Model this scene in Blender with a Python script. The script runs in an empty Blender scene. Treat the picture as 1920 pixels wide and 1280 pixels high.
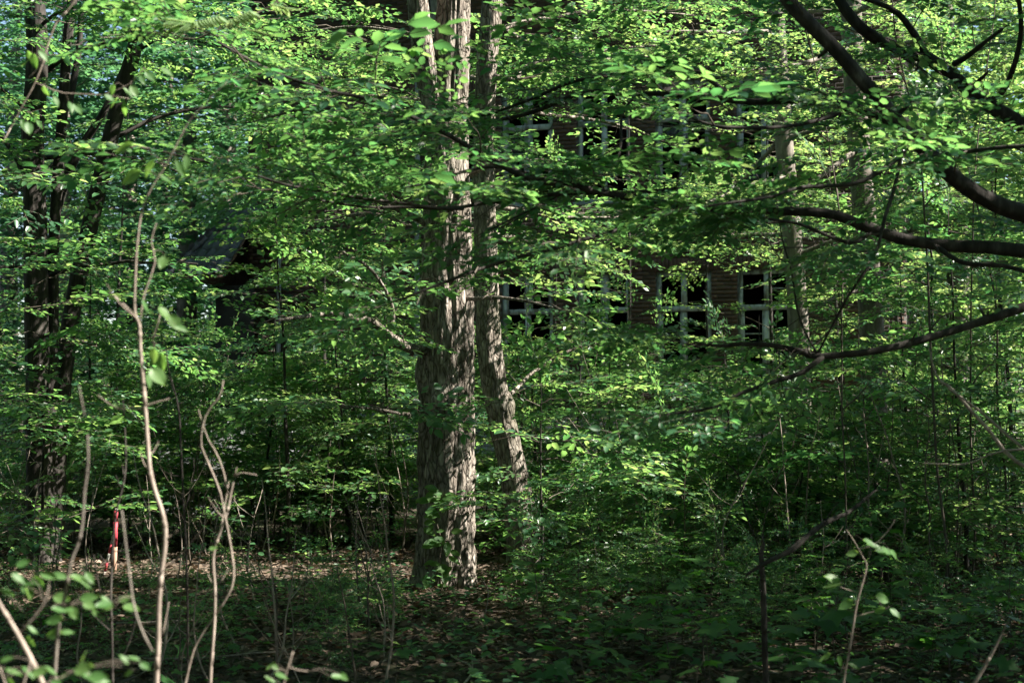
import bpy, math
import numpy as np
from mathutils import Matrix, Vector

rng = np.random.default_rng(11)
scene = bpy.context.scene
COL = scene.collection
F = 2667.0                      # focal length in pixels of the 1920 px wide photograph (50 mm)
EYE = 1.6
PITCH = math.atan(110 / F)

# ------------------------------------------------------------------ camera, sky, sun, exposure
cd = bpy.data.cameras.new("camera")
cam = bpy.data.objects.new("camera", cd); COL.objects.link(cam)
cam.location = (0, 0, EYE)
cam.rotation_euler = (math.pi / 2 + PITCH, 0, 0)
cd.sensor_width = 36; cd.lens = 50; cd.clip_end = 600; cd.clip_start = 0.05
cd.dof.use_dof = True; cd.dof.focus_distance = 12.5; cd.dof.aperture_fstop = 3.4
scene.camera = cam

SUN_EL = math.radians(46); SUN_AZ = math.radians(96)      # from +Y, clockwise
SUN = Vector((math.sin(SUN_AZ) * math.cos(SUN_EL), math.cos(SUN_AZ) * math.cos(SUN_EL), math.sin(SUN_EL)))
world = bpy.data.worlds.new("World"); scene.world = world; world.use_nodes = True
wn = world.node_tree.nodes; wl = world.node_tree.links
sky = wn.new("ShaderNodeTexSky"); sky.sky_type = 'NISHITA'; sky.sun_disc = False
sky.sun_elevation = SUN_EL; sky.sun_rotation = SUN_AZ; sky.air_density = 1.0; sky.dust_density = 0.6
wl.new(sky.outputs[0], wn["Background"].inputs[0]); wn["Background"].inputs[1].default_value = 0.05
sd = bpy.data.lights.new("sun", 'SUN'); sun = bpy.data.objects.new("sun", sd); COL.objects.link(sun)
sd.energy = 5.0; sd.angle = math.radians(0.55); sd.color = (1.0, 0.93, 0.82)
sun.rotation_euler = SUN.to_track_quat('Z', 'Y').to_euler()
sun.location = (20, 5, 25)
vs = scene.view_settings
vs.view_transform = 'Standard'; vs.look = 'None'; vs.exposure = 2.4; vs.gamma = 1.0; vs.use_curve_mapping = False
cy = scene.cycles
cy.use_denoising = True
cy.max_bounces = 5; cy.diffuse_bounces = 3; cy.glossy_bounces = 2; cy.transmission_bounces = 4; cy.transparent_max_bounces = 4
cy.sample_clamp_indirect = 4.0; cy.caustics_reflective = False; cy.caustics_refractive = False

CP, SP = math.cos(PITCH), math.sin(PITCH)
def P(px, py, d):
    """point seen at pixel (px, py) of the photograph, d metres in front of the camera"""
    xc = (px - 960) / F * d; yc = (640 - py) / F * d
    return np.array([xc, d * CP - yc * SP, EYE + d * SP + yc * CP])

# ------------------------------------------------------------------ noise
_perm = np.random.default_rng(3).random((64, 64, 64)).astype(np.float32)
def vnoise(x, y, z):
    x, y, z = np.broadcast_arrays(np.asarray(x, float), np.asarray(y, float), np.asarray(z, float))
    i, j, k = np.floor(x).astype(int), np.floor(y).astype(int), np.floor(z).astype(int)
    fx, fy, fz = x - i, y - j, z - k
    fx, fy, fz = (t * t * (3 - 2 * t) for t in (fx, fy, fz))
    g = lambda a, b, c: _perm[(i + a) & 63, (j + b) & 63, (k + c) & 63]
    l = lambda a, b, t: a + (b - a) * t
    return l(l(l(g(0,0,0), g(1,0,0), fx), l(g(0,1,0), g(1,1,0), fx), fy),
             l(l(g(0,0,1), g(1,0,1), fx), l(g(0,1,1), g(1,1,1), fx), fy), fz)
def gh(x, y):
    """ground height"""
    return (vnoise(np.asarray(x) * .35 + 9, np.asarray(y) * .35 + 4, 0.5) - .5) * .22 + (vnoise(np.asarray(x) * 1.7, np.asarray(y) * 1.7, 2.5) - .5) * .05

# ------------------------------------------------------------------ materials
def new_mat(name):
    m = bpy.data.materials.new(name); m.use_nodes = True
    nt = m.node_tree; nt.nodes.clear()
    out = nt.nodes.new("ShaderNodeOutputMaterial")
    return m, nt, out
def nd(nt, t, **kw):
    n = nt.nodes.new(t)
    for k, v in kw.items():
        if k.startswith("i_"): n.inputs[k[2:].replace("_", " ")].default_value = v
        else: setattr(n, k, v)
    return n
def ramp(nt, fac, stops):
    r = nd(nt, "ShaderNodeValToRGB"); e = r.color_ramp.elements
    while len(e) < len(stops): e.new(0.5)
    for el, (p, c) in zip(e, stops): el.position = p; el.color = (*c, 1)
    nt.links.new(fac, r.inputs[0]); return r.outputs[0]
def coords(nt, scale, obj=True):
    tc = nd(nt, "ShaderNodeTexCoord"); mp = nd(nt, "ShaderNodeMapping"); mp.inputs["Scale"].default_value = scale
    nt.links.new(tc.outputs["Object"], mp.inputs[0]); return mp.outputs[0]
def noise(nt, vec, scale, detail=4, rough=.55):
    n = nd(nt, "ShaderNodeTexNoise"); n.inputs["Scale"].default_value = scale; n.inputs["Detail"].default_value = detail; n.inputs["Roughness"].default_value = rough
    nt.links.new(vec, n.inputs["Vector"]); return n.outputs["Fac"]
def rnd_fac(nt):
    """per-piece random number: the tint attribute plus the object's own random number, wrapped"""
    a = nd(nt, "ShaderNodeAttribute", attribute_name="tint"); o = nd(nt, "ShaderNodeObjectInfo")
    s = nd(nt, "ShaderNodeMath", operation='ADD'); f = nd(nt, "ShaderNodeMath", operation='FRACT')
    nt.links.new(a.outputs["Fac"], s.inputs[0]); nt.links.new(o.outputs["Random"], s.inputs[1]); nt.links.new(s.outputs[0], f.inputs[0])
    return f.outputs[0]

def leaf_mat(name, refl, trans, tmix=.42, rough=.42, spec=.35):
    m, nt, out = new_mat(name)
    a = nd(nt, "ShaderNodeAttribute", attribute_name="tint")
    p = nd(nt, "ShaderNodeBsdfPrincipled"); p.inputs["Roughness"].default_value = rough; p.inputs["Specular IOR Level"].default_value = spec
    t = nd(nt, "ShaderNodeBsdfTranslucent"); mx = nd(nt, "ShaderNodeMixShader"); mx.inputs[0].default_value = tmix
    nt.links.new(ramp(nt, a.outputs["Fac"], [(i / (len(refl) - 1), c) for i, c in enumerate(refl)]), p.inputs["Base Color"])
    nt.links.new(ramp(nt, a.outputs["Fac"], [(i / (len(trans) - 1), c) for i, c in enumerate(trans)]), t.inputs["Color"])
    nt.links.new(p.outputs[0], mx.inputs[1]); nt.links.new(t.outputs[0], mx.inputs[2]); nt.links.new(mx.outputs[0], out.inputs[0])
    return m
def surf_mat(name, stops, scale=(1, 1, 1), nscale=6, rough=.85, bump=.3, bdist=.02, bscale=None, detail=6, perpiece=None, spec=.25):
    m, nt, out = new_mat(name)
    v = coords(nt, scale); f = noise(nt, v, nscale, detail, .62)
    p = nd(nt, "ShaderNodeBsdfPrincipled"); p.inputs["Roughness"].default_value = rough; p.inputs["Specular IOR Level"].default_value = spec
    col = ramp(nt, f, stops)
    if perpiece:
        c2 = ramp(nt, rnd_fac(nt), perpiece)
        mx = nd(nt, "ShaderNodeMix", data_type='RGBA', blend_type='MULTIPLY'); mx.inputs[0].default_value = 1
        nt.links.new(col, mx.inputs[6]); nt.links.new(c2, mx.inputs[7]); col = mx.outputs[2]
    nt.links.new(col, p.inputs["Base Color"])
    if bump:
        b = nd(nt, "ShaderNodeBump"); b.inputs["Strength"].default_value = bump; b.inputs["Distance"].default_value = bdist
        fb = noise(nt, v, bscale or nscale * 2.5, 5, .6); nt.links.new(fb, b.inputs["Height"]); nt.links.new(b.outputs[0], p.inputs["Normal"])
    nt.links.new(p.outputs[0], out.inputs[0]); return m

M = {}
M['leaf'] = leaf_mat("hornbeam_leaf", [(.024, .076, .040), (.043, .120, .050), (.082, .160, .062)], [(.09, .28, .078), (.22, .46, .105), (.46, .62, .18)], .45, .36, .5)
M['leaf_pale'] = leaf_mat("young_leaf", [(.034, .095, .032), (.058, .13, .040), (.10, .17, .055)], [(.17, .40, .07), (.25, .50, .08), (.38, .56, .12)], .42, .5, .3)
M['leaf_bright'] = leaf_mat("pale_leaflet", [(.12, .20, .09), (.16, .25, .12), (.20, .29, .15)], [(.3, .5, .15), (.4, .58, .2), (.5, .64, .25)], .4, .4, .5)
M['leaf_hazed'] = leaf_mat("hazed_far_leaf", [(.024, .072, .046), (.038, .10, .056), (.06, .125, .062)], [(.075, .24, .10), (.12, .32, .12), (.20, .39, .14)], .45)  # cool teal leaf colour stands in for haze over distance
M['leaf_maple'] = leaf_mat("maple_leaf", [(.022, .075, .022), (.034, .105, .024), (.05, .125, .028)], [(.08, .26, .03), (.12, .34, .04), (.17, .38, .05)], .36, .5, .3)
M['canopy'] = leaf_mat("canopy_leaf", [(.022, .065, .02), (.036, .095, .022), (.055, .12, .024)], [(.08, .24, .03), (.12, .32, .035), (.18, .36, .04)], .4)
M['litter'] = leaf_mat("dry_leaf", [(.030, .022, .017), (.075, .054, .040), (.21, .16, .125)], [(.10, .06, .03), (.16, .10, .05), (.2, .13, .07)], .12, .7, .2)
def bark_mat(name):
    m, nt, out = new_mat(name); L = nt.links
    v = coords(nt, (1, 1, .3)); f = noise(nt, v, 24, 6, .62); col = ramp(nt, f, [(.22, (.045, .037, .031)), (.45, (.17, .145, .124)), (.70, (.42, .375, .335))])
    w = nd(nt, "ShaderNodeTexNoise"); w.inputs["Scale"].default_value = 9; L.new(v, w.inputs["Vector"])
    ad = nd(nt, "ShaderNodeVectorMath", operation='MULTIPLY_ADD'); L.new(w.outputs["Color"], ad.inputs[0]); ad.inputs[1].default_value = (.07, .07, .07); L.new(v, ad.inputs[2])
    vo = nd(nt, "ShaderNodeTexVoronoi", feature='DISTANCE_TO_EDGE'); vo.inputs["Scale"].default_value = 26; L.new(ad.outputs[0], vo.inputs["Vector"])
    cr = ramp(nt, vo.outputs["Distance"], [(.0, (.42, .40, .38)), (.08, (.88, .88, .88)), (.2, (1, 1, 1))])
    mx = nd(nt, "ShaderNodeMix", data_type='RGBA', blend_type='MULTIPLY'); mx.inputs[0].default_value = 1; L.new(col, mx.inputs[6]); L.new(cr, mx.inputs[7])
    al = noise(nt, coords(nt, (1, 1, .5)), 2.3, 5, .6); af = ramp(nt, al, [(.52, (0, 0, 0)), (.70, (.45, .45, .45))])
    m2 = nd(nt, "ShaderNodeMix", data_type='RGBA'); L.new(af, m2.inputs[0]); L.new(mx.outputs[2], m2.inputs[6]); m2.inputs[7].default_value = (.075, .085, .045, 1)
    p = nd(nt, "ShaderNodeBsdfPrincipled"); p.inputs["Roughness"].default_value = .9; p.inputs["Specular IOR Level"].default_value = .2; L.new(m2.outputs[2], p.inputs["Base Color"])
    b1 = nd(nt, "ShaderNodeBump"); b1.inputs["Strength"].default_value = 1.0; b1.inputs["Distance"].default_value = .03; L.new(noise(nt, v, 34, 5, .6), b1.inputs["Height"])
    b2 = nd(nt, "ShaderNodeBump"); b2.inputs["Strength"].default_value = .9; b2.inputs["Distance"].default_value = .02; L.new(cr, b2.inputs["Height"]); L.new(b1.outputs[0], b2.inputs["Normal"]); L.new(b2.outputs[0], p.inputs["Normal"])
    L.new(p.outputs[0], out.inputs[0]); return m
M['bark'] = bark_mat("ridged_bark")
M['bark_dark'] = surf_mat("dark_bark", [(.3, (.012, .0105, .0095)), (.52, (.030, .026, .023)), (.66, (.062, .055, .049)), (.76, (.14, .135, .12))], (1, 1, .3), 18, .85, .6, .01, 50)  # darkened so the bark tone carries shade on near boughs and left stems
M['bark_grey'] = surf_mat("grey_bark", [(.3, (.08, .069, .06)), (.55, (.17, .15, .13)), (.75, (.30, .27, .24))], (1, 1, .35), 16, .85, .6, .01, 45)
M['twig'] = surf_mat("twig_bark", [(.3, (.05, .042, .034)), (.7, (.12, .10, .08))], (1, 1, 1), 30, .8, 0)
M['twig_pale'] = surf_mat("pale_twig_bark", [(.3, (.15, .12, .10)), (.7, (.34, .285, .245))], (1, 1, .5), 40, .8, .3, .004, 90)
M['soil'] = surf_mat("forest_soil", [(.3, (.018, .014, .011)), (.5, (.045, .034, .024)), (.62, (.032, .042, .018)), (.8, (.09, .066, .045))], (1, 1, 1), 2.2, .95, .8, .05, 14)
M['brick'] = surf_mat("old_brick", [(.3, (.62, .58, .56)), (.7, (1, .98, .96))], (1, 1, 1), 9, .9, .4, .006, 60,
                      perpiece=[(0, (.062, .040, .034)), (.4, (.092, .056, .045)), (.75, (.125, .076, .060)), (1, (.058, .044, .040))])
M['brick_white'] = surf_mat("whitewashed_brick", [(.3, (.55, .56, .58)), (.5, (.92, .93, .95)), (.8, (1, 1, 1))], (1, 1, 1), 5, .9, .4, .006, 50,
                            perpiece=[(0, (.24, .25, .27)), (.5, (.31, .32, .34)), (1, (.19, .20, .22))])
M['mortar'] = surf_mat("mortar", [(.3, (.05, .047, .044)), (.7, (.10, .094, .088))], (1, 1, 1), 20, .95, .3)
M['paint'] = surf_mat("peeling_white_paint", [(.38, (.10, .085, .075)), (.48, (.26, .27, .29)), (.75, (.42, .44, .47))], (1, 1, .35), 9, .75, .4, .004, 60)
M['shade_black'] = surf_mat("shade_dark_plaster", [(.3, (.014, .013, .012)), (.7, (.034, .031, .029))], (1, 1, 1), 3, .95, 0)  # near-black walls: shade of rooms and porch put into the colour
M['slate'] = surf_mat("dark_tile", [(.3, (.62, .62, .66)), (.7, (1, 1, 1))], (1, 1, 1), 14, .62, .4, .005, 60,
                      perpiece=[(0, (.050, .050, .062)), (.5, (.085, .086, .105)), (1, (.12, .12, .145))], spec=.5)
M['zinc'] = surf_mat("weathered_zinc", [(.3, (.13, .15, .17)), (.7, (.24, .27, .30))], (1, 1, .3), 8, .5, .1, .003, spec=.5)
M['render'] = surf_mat("grey_render", [(.3, (.09, .097, .107)), (.52, (.16, .17, .18)), (.75, (.24, .25, .26))], (1, 1, 1), 2.6, .95, .6, .012, 24)
M['old_wood'] = surf_mat("old_wood", [(.3, (.06, .042, .03)), (.7, (.17, .12, .088))], (1, 1, .15), 20, .9, .5, .01, 50)
M['red_paint'] = surf_mat("red_paint", [(.35, (.20, .045, .05)), (.5, (.38, .04, .06)), (.75, (.50, .08, .11))], (1, 1, .4), 30, .6, .2, .003)
M['white_paint'] = surf_mat("white_paint", [(.35, (.26, .23, .2)), (.55, (.5, .48, .45)), (.75, (.62, .6, .57))], (1, 1, .4), 30, .7, .2, .003)
M['raw_wood'] = surf_mat("raw_wood", [(.3, (.20, .12, .085)), (.7, (.34, .22, .16))], (1, 1, .15), 30, .8, .3, .003)
M['moss'] = surf_mat("yellow_moss", [(.3, (.10, .085, .025)), (.55, (.22, .18, .05)), (.75, (.09, .055, .03))], (1, 1, 1), 10, .95, .8, .02, 40)
m_, nt_, out_ = new_mat("dusty_glass")
pg = nd(nt_, "ShaderNodeBsdfPrincipled"); pg.inputs["Roughness"].default_value = .12; pg.inputs["Base Color"].default_value = (.05, .06, .065, 1)
tr = nd(nt_, "ShaderNodeBsdfTransparent"); mxg = nd(nt_, "ShaderNodeMixShader"); mxg.inputs[0].default_value = .45
nt_.links.new(tr.outputs[0], mxg.inputs[1]); nt_.links.new(pg.outputs[0], mxg.inputs[2]); nt_.links.new(mxg.outputs[0], out_.inputs[0])
M['glass'] = m_

# ------------------------------------------------------------------ mesh helpers
def make_mesh(name, V, faces, tint=None, smooth=False):
    """faces: list of integer arrays, each (n, k)"""
    V = np.ascontiguousarray(V, dtype=np.float32)
    me = bpy.data.meshes.new(name)
    faces = [np.asarray(f, dtype=np.int32) for f in faces if len(f)]
    loops = np.concatenate([f.ravel() for f in faces]).astype(np.int32)
    sizes = np.concatenate([np.full(len(f), f.shape[1], np.int32) for f in faces])
    starts = np.concatenate([[0], np.cumsum(sizes)[:-1]]).astype(np.int32)
    me.vertices.add(len(V)); me.vertices.foreach_set("co", V.ravel())
    me.loops.add(len(loops)); me.loops.foreach_set("vertex_index", loops)
    me.polygons.add(len(sizes)); me.polygons.foreach_set("loop_start", starts)
    me.polygons.foreach_set("loop_total", sizes)
    if smooth: me.polygons.foreach_set("use_smooth", np.ones(len(sizes), bool))
    if tint is not None:
        at = me.attributes.new("tint", 'FLOAT', 'POINT'); at.data.foreach_set("value", np.ascontiguousarray(tint, np.float32))
    me.update(calc_edges=True)
    return me
def link(name, me, mat=None, parent=None, **props):
    o = bpy.data.objects.new(name, me); COL.objects.link(o)
    if mat is not None and me is not None and len(me.materials) == 0: me.materials.append(M[mat])
    if parent is not None:
        o.parent = parent
        o.matrix_parent_inverse = Matrix.Translation(-parent.location)
    for k, v in props.items(): o[k] = v
    return o
def empty(name, loc, label, category, group=None):
    o = bpy.data.objects.new(name, None); COL.objects.link(o); o.location = Vector(loc); o.empty_display_size = .2
    o["label"] = label; o["category"] = category
    if group: o["group"] = group
    return o

class MB:
    """collects shapes; build() links them as one mesh object"""
    def __init__(s): s.V = []; s.Q = []; s.T = []; s.N = []; s.tint = []; s.n = 0
    def add(s, V, quads=None, tris=None, ngons=None, tint=0.0):
        V = np.asarray(V, float)
        if quads is not None and len(quads): s.Q.append(np.asarray(quads) + s.n)
        if tris is not None and len(tris): s.T.append(np.asarray(tris) + s.n)
        s.V.append(V); s.tint.append(np.full(len(V), tint) if np.isscalar(tint) else np.asarray(tint)); s.n += len(V)
    def box(s, O, ax, ay, az, tint=0.0):
        """corner O and three edge vectors"""
        O, ax, ay, az = (np.asarray(t, float) for t in (O, ax, ay, az))
        V = [O + i * ax + j * ay + k * az for k in (0, 1) for j in (0, 1) for i in (0, 1)]
        q = [[0, 2, 3, 1], [4, 5, 7, 6], [0, 1, 5, 4], [2, 6, 7, 3], [0, 4, 6, 2], [1, 3, 7, 5]]
        if np.dot(np.cross(ax, ay), az) < 0: q = [f[::-1] for f in q]
        s.add(V, q, tint=tint)
    def tube(s, pts, rad, sides=6, cap=True, tint=0.0):
        V, q, t = tube(pts, rad, sides, cap); s.add(V, q, t, tint=tint)
    def build(s, name, mat, parent=None, smooth=False, origin=None, **props):
        if not s.V: return None
        V = np.concatenate(s.V)
        me = make_mesh(name, V, ([np.concatenate(s.Q)] if s.Q else []) + ([np.concatenate(s.T)] if s.T else []), np.concatenate(s.tint), smooth)
        return link(name, me, mat, parent, **props)

def smooth_path(pts, n=None, step=.12):
    """Catmull-Rom through the points"""
    p = np.asarray(pts, float)
    if len(p) < 3:
        t = np.linspace(0, 1, n or 4)[:, None]; return p[0] * (1 - t) + p[-1] * t
    e = np.vstack([2 * p[0] - p[1], p, 2 * p[-1] - p[-2]])
    L = np.linalg.norm(np.diff(p, axis=0), axis=1).sum()
    n = n or max(6, int(L / step))
    u = np.linspace(0, len(p) - 1 - 1e-6, n); i = u.astype(int); t = (u - i)[:, None]
    a, b, c, d = e[i], e[i + 1], e[i + 2], e[i + 3]
    return .5 * ((2 * b) + (-a + c) * t + (2 * a - 5 * b + 4 * c - d) * t ** 2 + (-a + 3 * b - 3 * c + d) * t ** 3)
def frames(p):
    T = np.gradient(p, axis=0); T /= np.linalg.norm(T, axis=1)[:, None] + 1e-9
    ref = np.array([1., 0, 0]) if abs(T[0, 0]) < .8 else np.array([0, 1., 0])
    A = np.empty_like(p); a = ref
    for i in range(len(p)):
        a = a - T[i] * np.dot(a, T[i]); a = a / (np.linalg.norm(a) + 1e-9); A[i] = a
    return T, A, np.cross(T, A)
def tube(pts, rad, sides=6, cap=True):
    p = np.asarray(pts, float); n = len(p)
    r = np.interp(np.linspace(0, 1, n), np.linspace(0, 1, len(rad)), rad) if not np.isscalar(rad) else np.full(n, rad)
    _, A, B = frames(p)
    th = np.linspace(0, 2 * np.pi, sides, endpoint=False)
    V = p[:, None] + r[:, None, None] * (np.cos(th)[None, :, None] * A[:, None] + np.sin(th)[None, :, None] * B[:, None])
    i = np.arange(n - 1)[:, None]; j = np.arange(sides)[None]
    q = np.stack([i * sides + j, i * sides + (j + 1) % sides, (i + 1) * sides + (j + 1) % sides, (i + 1) * sides + j], -1).reshape(-1, 4)
    V = V.reshape(-1, 3); t = []
    if cap:
        V = np.vstack([V, p[-1] + (p[-1] - p[-2]) * .15, p[0]]); e = n * sides
        t = [[(n - 1) * sides + k, (n - 1) * sides + (k + 1) % sides, e] for k in range(sides)] + [[(k + 1) % sides, k, e + 1] for k in range(sides)]
    return V, q, t
def wobble(p, amp, freq=3.0, keep_ends=True):
    p = np.array(p); n = len(p); L = np.concatenate([[0], np.cumsum(np.linalg.norm(np.diff(p, axis=0), axis=1))])
    s = rng.random(3) * 50
    w = np.stack([vnoise(L * freq + s[k], s[k], .5) - .5 for k in range(3)], 1) * 2 * amp
    if keep_ends: w *= np.minimum(1, np.arange(n) / 3.)[:, None]
    return p + w

def bark_trunk(mb, path, rad, sides=56, step=.035, ridge=.10, flute=.06, flare=0.0, seed=0.0, knots=()):
    """a tapering trunk with real bark ridges, flutes and burls; flare widens its foot into root buttresses"""
    p = smooth_path(path, step=step); n = len(p)
    L = np.concatenate([[0], np.cumsum(np.linalg.norm(np.diff(p, axis=0), axis=1))])
    r = np.interp(np.linspace(0, 1, n), np.linspace(0, 1, len(rad)), rad)
    _, A, B = frames(p)
    th = np.linspace(0, 2 * np.pi, sides, endpoint=False)
    c, s = np.cos(th)[None], np.sin(th)[None]; Lz = L[:, None]
    tw = .25 * Lz
    fl = vnoise(np.cos(th + 0)[None] * 1.4 + 5 + seed + tw * .3, np.sin(th)[None] * 1.4 + 5, Lz * .45) - .5
    rd = 1 - np.abs(2 * vnoise(c * 7.5 + 11 + seed, s * 7.5 + 11, Lz * 2.6 + .9 * vnoise(c * 3 + 4, s * 3 + 4, Lz * 4)) - 1)
    rd = rd * (.55 + .75 * vnoise(c * 9 + 21 + seed, s * 9 + 21, Lz * 9)) + .12 * (vnoise(c * 13 + 3, s * 13 + 3 + seed, Lz * 14) - .5)
    fine = vnoise(c * 19 + 30 + seed, s * 19 + 30, Lz * 5) - .5
    lump = vnoise(c * 2.2 + 40 + seed, s * 2.2 + 40, Lz * 2.2) - .5
    R = r[:, None] * (1 + flute * 3 * fl + ridge * (rd - .6) + .05 * fine + .09 * lump)
    if flare:
        but = .55 + .45 * np.cos(th * 5 + seed * 3)[None]
        R = R * (1 + flare * np.exp(-Lz / .26) * but + flare * .9 * np.exp(-Lz / .10) * but)
    for (lz, a, amp, sz) in knots:
        da = np.angle(np.exp(1j * (th - a)))[None]
        R = R + amp * np.exp(-((Lz - lz) / sz) ** 2 - (da * r.mean() / sz) ** 2)
    V = p[:, None] + R[..., None] * (c[..., None] * A[:, None] + s[..., None] * B[:, None])
    i = np.arange(n - 1)[:, None]; j = np.arange(sides)[None]
    q = np.stack([i * sides + j, i * sides + (j + 1) % sides, (i + 1) * sides + (j + 1) % sides, (i + 1) * sides + j], -1).reshape(-1, 4)
    mb.add(V.reshape(-1, 3), q)
    return p, r

# ------------------------------------------------------------------ leaves and sprays
LEAF_V = np.array([[0, 0, 0], [1, 0, -.10], [.28, .27, .07], [.70, .22, .02], [.28, -.27, .07], [.70, -.22, .02]])
LEAF_Q = np.array([[0, 4, 5, 1], [0, 1, 3, 2]])
LOW_V = np.array([[0, 0, 0], [.5, -.30, .05], [1, 0, -.05], [.5, .30, .05]])
LOW_Q = np.array([[0, 1, 2, 3]])
def orient(d, up):
    """rotation matrices (n,3,3) with columns x=d, z~up"""
    x = d / (np.linalg.norm(d, axis=-1, keepdims=True) + 1e-9)
    y = np.cross(up, x); y /= np.linalg.norm(y, axis=-1, keepdims=True) + 1e-9
    z = np.cross(x, y)
    return np.stack([x, y, z], -1)
def place_leaves(pos, d, up, size, low=False):
    V0, Q0 = (LOW_V, LOW_Q) if low else (LEAF_V, LEAF_Q)
    R = orient(d, up)
    V = np.einsum('nij,vj->nvi', R, V0) * size[:, None, None] + pos[:, None]
    n = len(pos); Q = (Q0[None] + (np.arange(n) * len(V0))[:, None, None]).reshape(-1, 4)
    return V.reshape(-1, 3), Q, len(V0)
def make_spray(g, axis=.55, nside=7, spacing=.033, leaf=.058, low=False, droop=.12):
    """one leafy twig: returns leaf vertices, quads, per-leaf ids, twig vertices and quads"""
    pos = []; dr = []; tw = MB()
    def twig(o, ang, L, r0):
        n = max(3, int(L / .13)); s = np.linspace(0, L, n); a = ang + g.normal(0, .10, n).cumsum() * .5
        p = np.stack([o[0] + np.concatenate([[0], np.cumsum(np.cos(a[1:]) * np.diff(s))]), o[1] + np.concatenate([[0], np.cumsum(np.sin(a[1:]) * np.diff(s))]),
                      o[2] - droop * s * s / max(axis, .1) + .01 * np.sin(s * 9 + ang)], 1)
        tw.tube(p, [r0, .0012], 3, cap=False)
        m = max(2, int(L / spacing)); side = 1 if g.random() < .5 else -1
        for k in range(m):
            u = (k + .6 + g.uniform(-.2, .2)) / m; q = np.array([np.interp(u * L, s, p[:, c]) for c in range(3)])
            aa = np.interp(u * L, s, a) + side * g.uniform(.55, 1.05); side = -side
            pos.append(q); dr.append([math.cos(aa), math.sin(aa), g.normal(-.12, .2)])
        pos.append(p[-1]); dr.append([math.cos(a[-1]), math.sin(a[-1]), -.15])
        return p, a
    p, a = twig(np.zeros(3), 0, axis, .0042)
    side = 1
    for k in range(nside):
        u = .12 + .8 * (k + g.uniform(.2, .8)) / nside
        o = np.array([np.interp(u, np.linspace(0, 1, len(p)), p[:, c]) for c in range(3)])
        twig(o, side * g.uniform(.7, 1.05), axis * (.62 - .42 * u) * g.uniform(.7, 1.25), .0026); side = -side
    pos = np.array(pos); dr = np.array(dr); n = len(pos)
    up = np.array([0, 0, 1.]) + g.normal(0, .33, (n, 3))
    size = leaf * g.uniform(.5, 1.35, n)
    V, Q, k = place_leaves(pos, dr, up, size, low)
    return dict(V=V, Q=Q, k=k, n=n, TV=np.concatenate(tw.V), TQ=np.concatenate(tw.Q))
SP_FINE = [make_spray(np.random.default_rng(100 + i)) for i in range(9)] + [make_spray(np.random.default_rng(150 + i), axis=.6, nside=5, spacing=.052, leaf=.088, droop=.25) for i in range(3)]
SP_MID = [make_spray(np.random.default_rng(600 + i), spacing=.036, leaf=.064, low=True) for i in range(8)] + [make_spray(np.random.default_rng(650 + i), axis=.6, nside=5, spacing=.055, leaf=.095, low=True, droop=.25) for i in range(3)]
SP_LOW = [make_spray(np.random.default_rng(300 + i), axis=.75, nside=6, spacing=.062, leaf=.10, low=True) for i in range(8)]
SP_SMALL = [make_spray(np.random.default_rng(400 + i), axis=.26, nside=3, spacing=.030, leaf=.050) for i in range(8)]
SP_HANG = [make_spray(np.random.default_rng(500 + i), axis=.5, nside=5, spacing=.05, leaf=.075, droop=.5) for i in range(6)]
LIB = dict(fine=SP_FINE, mid=SP_MID, low=SP_LOW, small=SP_SMALL, hang=SP_HANG)

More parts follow.
